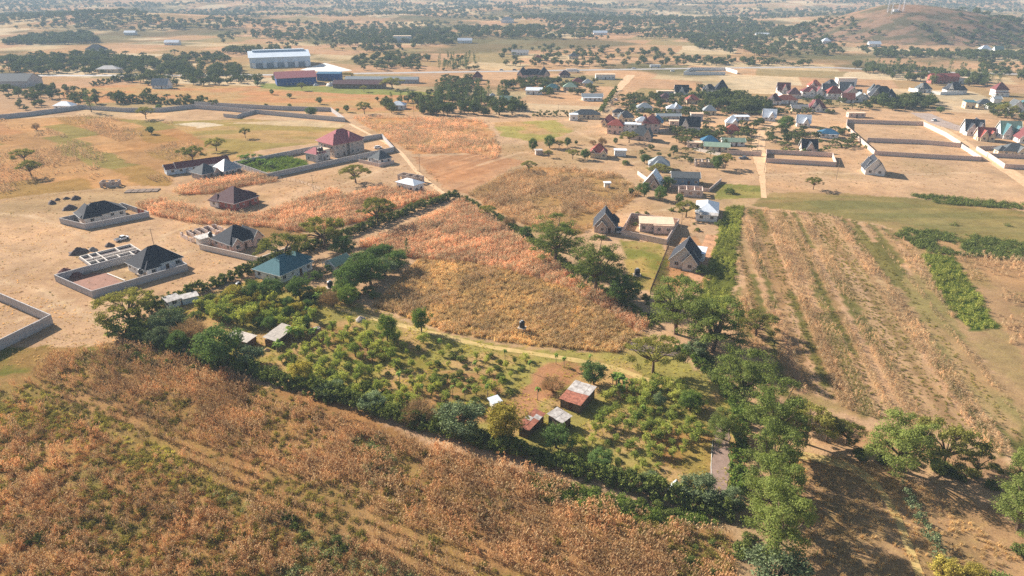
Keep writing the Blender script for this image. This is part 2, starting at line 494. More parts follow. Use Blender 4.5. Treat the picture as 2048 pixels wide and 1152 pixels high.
def ground_material():
    m, t, out = nt("ground_soil_and_grass")
    at_ = nod(t, "ShaderNodeAttribute", attribute_name="field")
    geo = nod(t, "ShaderNodeNewGeometry")
    def noise(s, d, r=.6):
        n = nod(t, "ShaderNodeTexNoise", i_Scale=s, i_Detail=d, i_Roughness=r)
        t.links.new(geo.outputs["Position"], n.inputs["Vector"]); return n.outputs[0]
    n1, n2, n3, n4 = noise(.11, 5), noise(.55, 6, .7), noise(2.6, 4, .7), noise(.021, 4)
    c = mixc(t, 1.0, at_.outputs["Color"], maprange(t, n1, .3, .7, .80, 1.18), 'MULTIPLY')
    c = mixc(t, 1.0, c, maprange(t, n2, .28, .72, .76, 1.24), 'MULTIPLY')
    c = mixc(t, 1.0, c, maprange(t, n3, .28, .72, .70, 1.30), 'MULTIPLY')
    tint = mixc(t, 1.0, c, (0.80, 0.92, 0.62), 'MULTIPLY')
    c = mixc(t, maprange(t, n2, .5, .72, 0, .6), c, tint)
    tint2 = mixc(t, 1.0, c, (1.12, 1.02, .92), 'MULTIPLY')
    c = mixc(t, maprange(t, n4, .45, .65, 0, .8), c, tint2)
    b = nod(t, "ShaderNodeBsdfDiffuse", i_Roughness=0.0)
    t.links.new(c, b.inputs[0])
    bp = nod(t, "ShaderNodeBump", i_Strength=.55, i_Distance=.2)
    h = mixc(t, .5, n2, n3)
    t.links.new(h, bp.inputs["Height"]); t.links.new(bp.outputs[0], b.inputs["Normal"])
    t.links.new(b.outputs[0], out.inputs[0])
    return m

C *= np.where(GYf < 420, .66, .70)[:, None]
nx, ny = len(xs), len(ys)
idx = np.arange(nx * ny).reshape(ny, nx)
gf = np.stack([idx[:-1, :-1].ravel(), idx[:-1, 1:].ravel(), idx[1:, 1:].ravel(), idx[1:, :-1].ravel()], 1)
gm = np_mesh("ground", np.stack([GXf, GYf, GZf], 1), gf, ground_material(), smooth=True)
ca = gm.color_attributes.new("field", 'FLOAT_COLOR', 'POINT')
ca.data.foreach_set("color", np.concatenate([C, np.ones((len(C), 1))], 1).astype(np.float32).ravel())
tag(link("ground", gm), "dry plain of tan fields, stubble and bare soil", "ground", kind="structure")

# ------------------------------------------------------------------ tracks and roads
RIB=[0]
def ribbon(name, pts, widths, mat, label, z=.01, world_pts=False, cat="track", n_sub=8):
    RIB[0] += 1; z += .006 * RIB[0]
    P = [Vector(p) if world_pts else Vector(at(*p)) for p in pts]
    W = widths if isinstance(widths, (list, tuple)) else [widths] * len(P)
    Q, ww = [], []
    for i in range(len(P) - 1):
        p0 = P[max(i - 1, 0)]; p1 = P[i]; p2 = P[i + 1]; p3 = P[min(i + 2, len(P) - 1)]
        for s in range(n_sub):
            u = s / n_sub
            Q.append(.5 * ((2 * p1) + (p2 - p0) * u + (2 * p0 - 5 * p1 + 4 * p2 - p3) * u * u + (3 * p1 - p0 - 3 * p2 + p3) * u ** 3))
            ww.append(W[i] + (W[i + 1] - W[i]) * u)
    Q.append(P[-1]); ww.append(W[-1])
    v, fc = [], []
    for i, q in enumerate(Q):
        d = (Q[min(i + 1, len(Q) - 1)] - Q[max(i - 1, 0)]); d.z = 0; d.normalize()
        nrm = Vector((-d.y, d.x, 0)); w = ww[i] * (.5 + .12 * (random.random() - .5))
        for sgn in (-1, -.33, .33, 1):
            e = q + nrm * w * sgn
            v.append((e.x, e.y, float(th(e.x, e.y)) + z))
    for i in range(len(Q) - 1):
        for j in range(3):
            a = i * 4 + j; fc.append((a, a + 4, a + 5, a + 1))
    return tag(link(name, np_mesh(name, v, fc, mat)), label, cat, kind="structure")

dust = surf("dust_track", (210, 174, 134), var=.3, scale=.35, bump=.3, second=(190, 154, 114))
tread = surf("worn_grass_track", (188, 158, 104), var=.3, scale=.5, bump=.3, second=(166, 148, 84))
asphalt = surf("old_asphalt", (168, 162, 156), var=.15, scale=.2, bump=.1)
redsoil = surf("red_track_soil", (196, 146, 106), var=.3, scale=.3, bump=.3)
pave = surf("grey_lane_gravel", (150, 126, 112), var=.25, scale=.8, bump=.3)
ribbon("field_track", [(700, 248), (745, 272), (795, 300), (835, 345), (880, 382), (905, 398)], 2.2, dust, "pale footpath from the long grey wall past the big red-roofed house")
ribbon("farm_track", [(640, 608), (760, 640), (860, 665), (960, 690), (1060, 706), (1160, 722), (1240, 740), (1330, 775)], 1.9, tread, "pale wheel track between the orchard and the dry meadow")
ribbon("village_track", [(1425, 470), (1400, 535), (1370, 590)], 4.5, redsoil, "bare earth lane beside the house with black gables")
ribbon("village_lane", [(1528, 396), (1524, 350), (1520, 318), (1516, 290), (1530, 262), (1555, 246)], [2, 3, 7, 8, 6, 5], dust, "pale dirt lane running up to the village corner wall")
ribbon("hedged_lane", [(1205, 222), (1222, 195), (1242, 172), (1262, 150)], [6, 6, 7, 9], dust, "dirt lane lined by a clipped hedge in the village")
ribbon("corner_road", [(2120, 410), (2030, 350), (1955, 305), (1900, 268), (1850, 240)], [7, 7, 6, 6, 9], dust, "dirt road between pale walled plots on the right")
ribbon("wide_gravel_road", [(1930, 262), (1880, 245), (1840, 226)], [9, 14, 12], surf("grey_gravel", (170, 150, 136), var=.2, scale=.2), "grey gravel apron by the house with stepped black gables")
ribbon("highway", [(-200, 152), (200, 151), (500, 150), (760, 147), (900, 145), (1050, 142), (1250, 139), (1450, 136), (1650, 135), (1800, 142), (2100, 150)], 11, asphalt, "grey highway crossing the plain in the distance", cat="road")
ribbon("farm_lane", [(1445, 850), (1443, 900), (1440, 940), (1432, 990), (1428, 1010)], [2.8, 3.2, 3.4, 3.6, 3.6], pave, "grey gravel lane beside the avenue of tall feathery trees", z=.03, cat="lane")
ribbon("clearing_track", [(1560, 905), (1640, 918), (1720, 945), (1780, 1010), (1820, 1100), (1850, 1180)], [2.2, 2.6, 2.2, 1.4, 1.4, 1.4], tread, "worn footpath through the shaded clearing under the avenue")
# paved yard by the lane
yard = MB(); cs = [at(1262, 684), at(1258, 700), at(1358, 716), at(1368, 698)]
yard.hull([(c[0], c[1], .01) for c in cs], [(c[0], c[1], .05) for c in cs])
tag(yard.build("yard_pavement", surf("dark_yard_concrete", (122, 106, 102), var=.2, scale=.6)), "dark grey concrete yard beneath the broad olive acacia", "pavement", kind="structure")
kerb = MB()
for a, b in (((1424, 985), (1422, 930)), ((1422, 930), (1425, 880))):
    A, B = Vector(at(*a)), Vector(at(*b)); d = B - A
    kerb.box(((A.x + B.x) / 2, (A.y + B.y) / 2, .06), (d.length + .002, .14, .14), math.atan2(d.y, d.x))
tag(kerb.build("lane_kerb", surf("pale_kerb", (206, 198, 186))), "thin pale kerb along the grey gravel lane", "kerb", kind="structure")
# ------------------------------------------------------------------ plants: prototypes
bark = surf("bark", (112, 92, 74), var=.3, scale=3, rough=.95)
bark_pale = surf("pale_bark", (158, 138, 116), var=.3, scale=3, rough=.95)

LEAF = {
    'acacia': leafmat("acacia_leaves", (66, 76, 36), (150, 148, 80), .34, extra=(136, 128, 70)),
    'avenue': leafmat("avenue_leaves", (54, 72, 38), (132, 142, 78), .36, extra=(118, 124, 64), gain=1.4),
    'broad': leafmat("broad_leaves", (46, 68, 36), (120, 140, 80), .26, extra=(92, 110, 60)),
    'grey': leafmat("grey_green_leaves", (66, 80, 54), (142, 154, 112), .2),
    'yellow': leafmat("yellow_green_leaves", (106, 100, 40), (186, 168, 86), .28),
    'orchard': leafmat("orchard_leaves", (70, 92, 42), (158, 166, 86), .38, extra=(150, 146, 78), gain=1.5),
    'bright': leafmat("bright_leaves", (66, 92, 38), (138, 154, 76), .32, extra=(104, 116, 56)),
    'dry': leafmat("dry_twigs", (118, 96, 66), (184, 154, 112), .2, tint=(1.06, 1.0, .86)),
    'far': leafmat("far_leaves", (46, 60, 34), (104, 116, 66), .22, extra=(96, 96, 56)),
    'eucalypt': leafmat("eucalypt_leaves", (64, 78, 50), (126, 138, 92), .25),
    'banana': leafmat("banana_leaves", (70, 98, 40), (136, 154, 76), .3),
    'hedge': leafmat("hedge_leaves", (56, 72, 36), (132, 138, 74), .26),
    'tuft': leafmat("grass_blades", (156, 126, 84), (220, 186, 140), .45, extra=(186, 156, 106), large=.25, gain=1.4, tint=(1.04, 1.0, .9)),
    'tuft_green': leafmat("green_grass_blades", (126, 124, 58), (196, 180, 104), .3, extra=(168, 154, 84), large=.25, gain=1.4),
    'weed': leafmat("weed_leaves", (88, 92, 42), (150, 140, 76), .25, extra=(138, 124, 66), large=.25),
    'brownweed': leafmat("brown_weed_leaves", (116, 86, 54), (186, 146, 98), .25, extra=(150, 114, 72), large=.3, gain=1.5, tint=(1.06, 1.0, .86)),
    'sage': leafmat("sage_weed_leaves", (104, 112, 72), (170, 172, 124), .22),
    'maize': leafmat("dry_maize", (164, 120, 90), (244, 204, 168), .45, extra=(204, 158, 124), large=.2, gain=1.4, tint=(1.04, 1.0, .9)),
    'maize_brown': leafmat("brown_dry_maize", (124, 88, 60), (224, 182, 140), .40, extra=(168, 128, 88), large=.3, gain=1.42, tint=(1.06, 1.0, .86)),
    'maize_pale': leafmat("pale_dry_maize", (146, 114, 84), (230, 196, 156), .42, extra=(182, 150, 114), large=.25, gain=1.3, tint=(1.04, 1.0, .9)),
}

def leaf_quads(c, nrm, size, r, jit=.9, asp=.5):
    """one diamond leaf per centre, turned mostly towards nrm"""
    n = len(c)
    nn = nrm + r.normal(0, jit, (n, 3)); nn /= np.linalg.norm(nn, axis=1)[:, None] + 1e-9
    a = r.normal(0, 1, (n, 3)); a -= (a * nn).sum(1)[:, None] * nn; a /= np.linalg.norm(a, axis=1)[:, None] + 1e-9
    b = np.cross(nn, a)
    s = size * r.uniform(.6, 1.35, n)[:, None]
    v = np.stack([c - a * s, c - b * s * asp, c + a * s, c + b * s * asp], 1).reshape(-1, 3)
    f = np.arange(n * 4).reshape(n, 4)
    return v, f

def clump_leaves(cl, per, size, r, flat_=.6, jit=.9):
    """leaves on the shells of clumps; cl = list of (x,y,z,radius)"""
    cs, ns = [], []
    for x, y, z, rad in cl:
        k = max(6, int(per * r.uniform(.7, 1.3)))
        d = r.normal(0, 1, (k, 3)); d /= np.linalg.norm(d, axis=1)[:, None]
        rr = rad * r.uniform(.45, 1.05, k)[:, None] * (1 + .25 * r.normal(0, 1, (k, 1)))
        p = d * rr; p[:, 2] *= flat_
        cs.append(p + np.array([x, y, z])); ns.append(d + np.array([0, 0, .5]))
    return leaf_quads(np.concatenate(cs), np.concatenate(ns), size, r, jit)

def limbs(mb, base, tips, r0, r, forks=1.0):
    for tx, ty, tz, tr in tips:
        a = Vector(base); b = Vector((tx, ty, tz))
        mid = a.lerp(b, .5) + Vector((r.normal(0, .12), r.normal(0, .12), abs(r.normal(0, .1)))) * (b - a).length * .6
        mb.tube(a, mid, r0 * .55, r0 * .33, 5); mb.tube(mid, b, r0 * .33, r0 * .1, 5)

def proto_tree(kind, seed):
    """unit tree with crown width 1 (metres are set by object scale); returns trunk mesh, crown mesh, height"""
    r = np.random.default_rng(seed)
    W = 10.0                                   # built 10 m wide, scaled later
    mb = MB(); leaf = LEAF['acacia']; bk = bark
    cl = []
    if kind == 'umbrella':                     # flat-topped acacia
        Hh = 5.6 * r.uniform(.9, 1.1); nc = 62
        for i in range(nc):
            a = r.uniform(0, 2 * math.pi); q = math.sqrt(r.uniform(0, 1)) * 4.9
            z = Hh - (q / 4.9) ** 2 * 1.7 - r.uniform(0, .9) + .5 * math.sin(3 * a + seed)
            cl.append((q * math.cos(a), q * math.sin(a), z, r.uniform(.55, 1.05)))
        v, f = clump_leaves(cl, 130, .135, r, .42, .7)
        fork = (.15, .1, Hh * .36)
        mb.tube((0, 0, -.2), fork, .30, .2, 7)
        limbs(mb, fork, cl[::4], .3, r)
    elif kind == 'feathery':                   # tall spreading avenue acacia, layered sprays
        Hh = 9.6 * r.uniform(.92, 1.08); nc = 74
        leaf = LEAF['avenue']
        for i in range(nc):
            a = r.uniform(0, 2 * math.pi); lv = r.uniform(0, 1)
            q = math.sqrt(r.uniform(.08, 1)) * 5.2 * (1 - .6 * max(0, lv - .4)) * (.86 + .14 * math.sin(2.3 * a + seed))
            z = Hh * (.30 + .66 * lv) - .9 * (q / 4.7) ** 2
            cl.append((q * math.cos(a), q * math.sin(a), z, r.uniform(.7, 1.5)))
        v, f = clump_leaves(cl, 230, .125, r, .34, .6)
        fork = (.2, -.1, Hh * .25)
        mb.tube((0, 0, -.2), fork, .36, .26, 7)
        limbs(mb, fork, cl[::5], .36, r)
    elif kind in ('broad', 'grey', 'yellow', 'round', 'bright'):     # dense broadleaf
        Hh = {'broad': 9.0, 'grey': 8.2, 'yellow': 9.0, 'round': 8.5, 'bright': 9.5}[kind] * r.uniform(.92, 1.08); nc = 64
        leaf = LEAF['broad' if kind == 'round' else kind]
        for i in range(nc):
            d = r.normal(0, 1, 3); d /= np.linalg.norm(d); q = r.uniform(.55, .95)
            bump = 1 + .22 * math.sin(2.6 * math.atan2(d[1], d[0]) + seed) + .12 * math.sin(5 * d[2] + seed)
            cl.append((d[0] * 4.3 * q * bump, d[1] * 4.3 * q * bump, Hh * .58 + d[2] * Hh * .4 * q, r.uniform(.8, 1.5)))
        v, f = clump_leaves(cl, 110, .22, r, .8, .8)
        fork = (.1, .1, Hh * .25)
        mb.tube((0, 0, -.2), fork, .4, .3, 7)
        limbs(mb, fork, cl[::6], .34, r)
    elif kind == 'orchard':                    # small citrus: short stem, loose ball
        Hh = 9.5 * r.uniform(.85, 1.2); nc = 30; leaf = LEAF['orchard']
        for i in range(nc):
            d = r.normal(0, 1, 3); d /= np.linalg.norm(d); q = r.uniform(.3, 1.0)
            cl.append((d[0] * 4.2 * q, d[1] * 4.2 * q, Hh * .56 + d[2] * Hh * .36 * q, r.uniform(.9, 1.9)))
        v, f = clump_leaves(cl, 44, .42, r, .85, .9)
        fork = (.1, 0, Hh * .25)
        mb.tube((0, 0, -.3), fork, .5, .4, 6); limbs(mb, fork, cl[::4], .5, r)
    elif kind == 'bush':
        Hh = 6.5; nc = 26; leaf = LEAF['hedge']
        for i in range(nc):
            a = r.uniform(0, 2 * math.pi); q = math.sqrt(r.uniform(0, 1)) * 4.2
            cl.append((q * math.cos(a), q * math.sin(a), r.uniform(.8, 5.2) * (1 - (q / 5.2) ** 2) + .6, r.uniform(1.0, 1.9)))
        v, f = clump_leaves(cl, 46, .46, r, .8, .9)
        limbs(mb, (0, 0, -.2), cl[::4], .4, r)
    elif kind == 'drybush':                    # leafless, fine twigs
        Hh = 7.5; leaf = LEAF['dry']; bk = leaf
        for i in range(40):
            a = r.uniform(0, 2 * math.pi); q = math.sqrt(r.uniform(0, 1)) * 4.4
            cl.append((q * math.cos(a), q * math.sin(a), 1.5 + r.uniform(.3, 1) * 5.5 * (1 - (q / 6) ** 2), r.uniform(.8, 1.5)))
        cs = []
        for x, y, z, rad in cl:
            cs.append(np.array([x, y, z]) + r.normal(0, rad * .6, (60, 3)))
        c = np.concatenate(cs); c[:, 2] = np.maximum(c[:, 2], .3)
        n = len(c); dirn = c - np.array([0, 0, -1.5]); dirn /= np.linalg.norm(dirn, axis=1)[:, None]
        dirn += r.normal(0, .35, (n, 3)); dirn /= np.linalg.norm(dirn, axis=1)[:, None]
        side = np.cross(dirn, r.normal(0, 1, (n, 3))); side /= np.linalg.norm(side, axis=1)[:, None]
        L = r.uniform(.3, .7, (n, 1)); wd = .045
        v = np.stack([c - dirn * L - side * wd, c - dirn * L + side * wd, c + dirn * L + side * wd * .4, c + dirn * L - side * wd * .4], 1).reshape(-1, 3)
        f = np.arange(n * 4).reshape(n, 4)
        limbs(mb, (0, 0, -.2), cl[::2], .34, r)
    elif kind == 'column':                     # eucalypt / cypress
        Hh = 30.0; nc = 44; leaf = LEAF['eucalypt']
        for i in range(nc):
            z = r.uniform(.18, 1) * Hh; w = 4.4 * math.sin(math.pi * min(1, (z / Hh) * .85 + .12)) ** .6
            a = r.uniform(0, 2 * math.pi); q = r.uniform(.2, 1) * w
            cl.append((q * math.cos(a), q * math.sin(a), z, r.uniform(.9, 1.8)))
        v, f = clump_leaves(cl, 60, .34, r, 1.1, .9)
        mb.tube((0, 0, -.2), (0, 0, Hh * .9), .5, .12, 6)
    elif kind == 'farround':                   # light version for distant trees
        Hh = 7.6 * r.uniform(.8, 1.2); nc = 22; leaf = LEAF['far']
        for i in range(nc):
            d = r.normal(0, 1, 3); d /= np.linalg.norm(d); q = r.uniform(.5, .95)
            cl.append((d[0] * 4.2 * q, d[1] * 4.2 * q, Hh * .62 + d[2] * Hh * .34 * q, r.uniform(1, 1.9)))
        v, f = clump_leaves(cl, 22, .62, r, .8, .9)
        mb.tube((0, 0, -.5), (0, 0, Hh * .6), .4, .2, 5)
    elif kind == 'farflat':
        Hh = 5.6 * r.uniform(.9, 1.15); nc = 22; leaf = LEAF['far']
        for i in range(nc):
            a = r.uniform(0, 2 * math.pi); q = math.sqrt(r.uniform(0, 1)) * 4.4
            cl.append((q * math.cos(a), q * math.sin(a), Hh - (q / 4.4) ** 2 * 1.6 - r.uniform(0, .9), r.uniform(.8, 1.4)))
        v, f = clump_leaves(cl, 20, .55, r, .45, .8)
        mb.tube((0, 0, -.5), (0, 0, Hh * .8), .35, .15, 5)
        limbs(mb, (0, 0, Hh * .4), cl[::5], .3, r)
    v = v / W
    tv = [(x / W, y / W, z / W) for x, y, z in mb.v]; mb.v = tv
    cm = np_mesh(kind + "_crown", v, f, leaf)
    tm = mb.mesh(kind + "_trunk", bk)
    return tm, cm, Hh / W

def proto_banana(seed, papaya=False):
    r = np.random.default_rng(seed)
    v, f = [], []
    mb = MB()
    stems = [(0, 0)] if papaya else [(0, 0), (.7, .3), (-.5, .6), (.1, -.7)]
    for sx, sy in stems:
        h = r.uniform(2.0, 2.8) if not papaya else 3.0
        mb.tube((sx, sy, -.1), (sx * 1.1, sy * 1.1, h), .14 if not papaya else .09, .1 if not papaya else .05, 6)
        for i in range(8 if not papaya else 11):
            a = r.uniform(0, 2 * math.pi); L = r.uniform(1.5, 2.2) if not papaya else r.uniform(.6, 1.0); wd = .26 if not papaya else .24
            ca, sa = math.cos(a), math.sin(a); n0 = len(v); rise = r.uniform(.5, 1.3) if not papaya else r.uniform(.0, .5)
            for k in range(5):
                u = k / 4; x = L * u * (1 - .15 * u); z = h + rise * math.sin(u * 2.2) * .9 - .8 * u * u
                w = wd * math.sin(math.pi * min(1, u * .85 + .12))
                v.append((sx + x * ca - w * sa, sy + x * sa + w * ca, z - .05)); v.append((sx + x * ca + w * sa, sy + x * sa - w * ca, z - .05))
            for k in range(4):
                q = n0 + 2 * k; f.append((q, q + 1, q + 3, q + 2))
    return mb.mesh("stem", bark_pale), np_mesh("leaf_crown", v, f, LEAF['banana'])

PROTO = {}
for k, ns in (('umbrella', 3), ('feathery', 3), ('broad', 2), ('grey', 1), ('yellow', 1), ('round', 2), ('bright', 1), ('orchard', 4), ('bush', 3), ('drybush', 1), ('column', 2), ('farround', 4), ('farflat', 3)):
    PROTO[k] = [proto_tree(k, 100 + 7 * i + len(k) * 13) for i in range(ns)]
BAN = [proto_banana(5), proto_banana(6)]
PAP = [proto_banana(7, True)]

NAME = {'umbrella': 'acacia_tree', 'feathery': 'feathery_tree', 'broad': 'broadleaf_tree', 'grey': 'grey_green_tree', 'yellow': 'yellow_green_tree', 'round': 'round_tree', 'bright': 'leafy_tree',
        'orchard': 'orchard_tree', 'bush': 'bush', 'drybush': 'dry_bush', 'column': 'tall_tree', 'farround': 'round_tree', 'farflat': 'acacia_tree'}

def plant(kind, px, py, wpx, label, group=None, hs=1.0, cat=None, world_pos=None, wm=None, yaw=None):
    """a tree whose trunk stands at the ground point of (px,py) with a crown wpx photo pixels wide"""
    p = world_pos or at(px, py)
    w = wm or wpx / ppm(px, py)
    tm, cm, _ = random.choice(PROTO[kind])
    bushy = kind in ('bush', 'drybush')
    o = thing(NAME[kind], label, cat or ('bush' if bushy else 'tree'), p, random.uniform(0, 6.28) if yaw is None else yaw, group)
    o.scale = (w, w, w * hs)
    link("stem" if bushy else "trunk", tm, o); link("foliage" if bushy else "crown", cm, o)
    return o

# ------------------------------------------------------------------ scattered growth (nobody could count it)
def proto_maize(seed, mat, lean=0.0):
    r = np.random.default_rng(seed); v, f = [], []
    def quad(a, b, c, d):
        n = len(v); v.extend([a, b, c, d]); f.append((n, n + 1, n + 2, n + 3))
    for i in range(5):
        x0 = (i - 2) * .42 + r.normal(0, .07); y0 = r.normal(0, .1)
        h = r.uniform(1.5, 2.3); lx, ly = r.normal(0, .16 + lean, 2)
        top = np.array([x0 + lx * h, y0 + ly * h, h]); bot = np.array([x0, y0, -.05])
        for a in (0, 1.57):
            d = np.array([math.cos(a), math.sin(a), 0]) * .022
            quad(bot - d, bot + d, top + d * .5, top - d * .5)
        for j in range(8):
            u = r.uniform(.2, .97); p = bot + (top - bot) * u; a = r.uniform(0, 6.28); L = r.uniform(.4, .8)
            d = np.array([math.cos(a), math.sin(a), 0]); s = np.array([-d[1], d[0], 0]) * r.uniform(.045, .085)
            p1 = p + d * L * .45 + np.array([0, 0, L * r.uniform(.15, .5)]); p2 = p + d * L * .9 + np.array([0, 0, -L * r.uniform(.1, .7)])
            quad(p - s * .6, p + s * .6, p1 + s, p1 - s); quad(p1 - s, p1 + s, p2 + s * .3, p2 - s * .3)
    return np_mesh("dry_maize_row", v, f, mat)

def proto_tuft(seed, mat, n=22, rad=.35, h=.55, w=.03):
    r = np.random.default_rng(seed); v = []
    for i in range(n):
        a = r.uniform(0, 6.28); q = rad * math.sqrt(r.uniform(0, 1)); x, y = q * math.cos(a), q * math.sin(a)
        b = r.uniform(0, 6.28); d = np.array([math.cos(b), math.sin(b), 0]); s = np.array([-d[1], d[0], 0]) * w
        hh = h * r.uniform(.6, 1.3); p = np.array([x, y, -.03]); m_ = p + d * hh * .15 + [0, 0, hh * .65]; e = p + d * hh * r.uniform(.35, .7) + [0, 0, hh * .9]
        v += [p - s, p + s, m_ + s * .8, m_ - s * .8, m_ - s * .8, m_ + s * .8, e + s * .2, e - s * .2]
    return np_mesh("grass_tuft", v, np.arange(len(v)).reshape(-1, 4), mat)

def proto_weed(seed, mat, n=70, rad=.55, h=.6, size=.11):
    r = np.random.default_rng(seed)
    d = r.normal(0, 1, (n, 3)); d /= np.linalg.norm(d, axis=1)[:, None]; d[:, 2] = np.abs(d[:, 2])
    c = d * r.uniform(.35, 1.1, (n, 1)) * np.array([rad, rad, h])
    v, f = leaf_quads(c, d, size, r, .9, .45)
    return np_mesh("weed_clump", v, f, mat)

hidden = bpy.data.collections.new("plant_library")      # sources of the scattered growth, not in the scene

def scatter(name, protos, P, scale, label, cat, tilt=.0, rotz=None, zs=None, pick=None):
    """one object that plants a source mesh on every point"""
    n = len(P)
    if not n: return None
    col = bpy.data.collections.new(name + "_source"); 
    for i, me_ in enumerate(protos):
        o = bpy.data.objects.new(name + "_source_%02d" % i, me_); col.objects.link(o)
    me = bpy.data.meshes.new(name)
    me.vertices.add(n); me.vertices.foreach_set("co", np.asarray(P, np.float32).ravel())
    rot = np.zeros((n, 3), np.float32); rot[:, 2] = rng.uniform(0, 6.283, n) if rotz is None else rotz
    rot[:, :2] = rng.normal(0, tilt, (n, 2))
    scl = np.repeat(np.asarray(scale, np.float32)[:, None], 3, 1)
    if zs is not None: scl[:, 2] *= zs
    for an, ty, dat in (("rot", 'FLOAT_VECTOR', rot), ("scl", 'FLOAT_VECTOR', scl)):
        a = me.attributes.new(an, ty, 'POINT'); a.data.foreach_set("vector", dat.astype(np.float32).ravel())
    a = me.attributes.new("pick", 'INT', 'POINT'); a.data.foreach_set("value", (rng.integers(0, len(protos), n) if pick is None else np.asarray(pick)).astype(np.int32))
    ng = bpy.data.node_groups.new(name + "_scatter", 'GeometryNodeTree')
    ng.interface.new_socket("Geometry", in_out='INPUT', socket_type='NodeSocketGeometry')
    ng.interface.new_socket("Geometry", in_out='OUTPUT', socket_type='NodeSocketGeometry')
    gi = ng.nodes.new("NodeGroupInput"); go = ng.nodes.new("NodeGroupOutput")
    ci = ng.nodes.new("GeometryNodeCollectionInfo"); ci.inputs[0].default_value = col
    ci.inputs["Separate Children"].default_value = True; ci.inputs["Reset Children"].default_value = True
    ip = ng.nodes.new("GeometryNodeInstanceOnPoints"); ip.inputs["Pick Instance"].default_value = True
    def attr(nm, ty):
        q = ng.nodes.new("GeometryNodeInputNamedAttribute"); q.data_type = ty; q.inputs["Name"].default_value = nm; return q.outputs["Attribute"]
    ng.links.new(gi.outputs[0], ip.inputs["Points"]); ng.links.new(ci.outputs[0], ip.inputs["Instance"])
    ng.links.new(attr("pick", 'INT'), ip.inputs["Instance Index"])
    e2r = ng.nodes.new("FunctionNodeEulerToRotation"); ng.links.new(attr("rot", 'FLOAT_VECTOR'), e2r.inputs[0])
    ng.links.new(e2r.outputs[0], ip.inputs["Rotation"]); ng.links.new(attr("scl", 'FLOAT_VECTOR'), ip.inputs["Scale"])
    ng.links.new(ip.outputs[0], go.inputs[0])
    o = link(name, me); md = o.modifiers.new("scatter", 'NODES'); md.node_group = ng
    return tag(o, label, cat, kind="stuff")

def rows_in(px, dirdeg, rowgap, step, jit=.09, keep=None):
    poly = poly_w(px); a = R(dirdeg); ca, sa = math.cos(a), math.sin(a)
    q = poly[:, 0] * ca + poly[:, 1] * sa; p = -poly[:, 0] * sa + poly[:, 1] * ca
    Q, Pp = np.meshgrid(np.arange(q.min(), q.max(), step), np.arange(p.min(), p.max(), rowgap))
    Q = Q + (np.arange(Q.shape[0])[:, None] * .37 % 1) * step
    Q = Q.ravel() + rng.normal(0, jit * 2, Q.size); Pp = Pp.ravel() + rng.normal(0, jit, Pp.size)
    X = Q * ca - Pp * sa; Y = Q * sa + Pp * ca
    m = inside(poly, X + 2.2 * (fbm(X / 6, Y / 6, 61) - .5), Y + 2.2 * (fbm(X / 6, Y / 6, 62) - .5))
    X, Y, Pp = X[m], Y[m], Pp[m]
    if keep is not None:
        k = keep(X, Y, Pp); X, Y = X[k], Y[k]
    return np.stack([X, Y, th(X, Y)], 1)

def random_in(px, dens, keep=None):
    poly = poly_w(px); lo = poly.min(0); hi = poly.max(0); n = int((hi - lo).prod() * dens)
    X = rng.uniform(lo[0], hi[0], n); Y = rng.uniform(lo[1], hi[1], n)
    m = inside(poly, X, Y); X, Y = X[m], Y[m]
    if keep is not None:
        k = keep(X, Y); X, Y = X[k], Y[k]
    return np.stack([X, Y, th(X, Y)], 1)

MZ = [proto_maize(i, LEAF['maize']) for i in range(3)]
MZB = [proto_maize(i + 10, LEAF['maize_brown'], .08) for i in range(3)]
MZP = [proto_maize(i + 20, LEAF['maize_pale'], .12) for i in range(3)]

def maize(name, area, d, protos, label, gap=.95, step=2.0, keep=None, smin=.8, smax=1.2):
    P = rows_in(AREA[area], d, gap, step, keep=keep)
    p_ = -P[:, 0] * math.sin(R(d)) + P[:, 1] * math.cos(R(d))
    rowh = .72 + .42 * hashn(np.floor(p_ / (gap * 2.0)), p_ * 0, 77)
    scatter(name, protos, P, rng.uniform(smin, smax, len(P)) * rowh, label, "maize", tilt=.06, rotz=R(d) + rng.normal(0, .12, len(P)) + math.pi * rng.integers(0, 2, len(P)))

def gaps(s, lim, seed, amp=1.0):
    return lambda X, Y, *a: (fbm(X / s, Y / s, seed) + .12 * rng.normal(0, 1, len(X)) * amp) < lim

strip_px = poly_w([(-140, 745), (60, 770), (150, 815), (260, 850), (380, 925), (470, 990), (540, 1065), (440, 1010), (330, 965), (190, 905), (70, 860), (-140, 850)])
weed_px = poly_w(AREA['front_weeds'])
maize("front_maize", 'front_maize', -27, MZB, "brown dry standing maize filling the field in the foreground", gap=1.2, step=1.7, smin=.7, smax=1.2,
      keep=lambda X, Y, p: gaps(7, .63, 201)(X, Y) & (~inside(strip_px, X, Y) | (rng.random(len(X)) < .35)) & (~inside(weed_px, X, Y) | (rng.random(len(X)) < .62)) & (hashn(np.floor(p / 1.25), p * 0, 31) > .06))
maize("plot_maize", 'plot_maize', 40, MZ, "dense orange dry maize in the upper part of the hedged plot", gap=.85, step=1.8)
maize("meadow_maize", 'meadow', 40, MZP, "sparse dry maize standing among grass in the hedged plot", keep=lambda X, Y, p: (fbm(X / 10, Y / 10, 203) + .12 * rng.normal(0, 1, len(X)) < .44 + .10 * sstep(190, 235, Y)), smin=.6, smax=1.0)
maize("roadside_maize", 'mid_maize', 40, MZ, "orange dry maize between the left houses and the hedged plot", gap=.85, step=1.8, keep=gaps(12, .72, 204))
maize("corner_maize", 'mid_maize_b', 40, MZ, "small block of orange dry maize in front of the grey-roofed pair of houses", gap=.85, step=1.8)
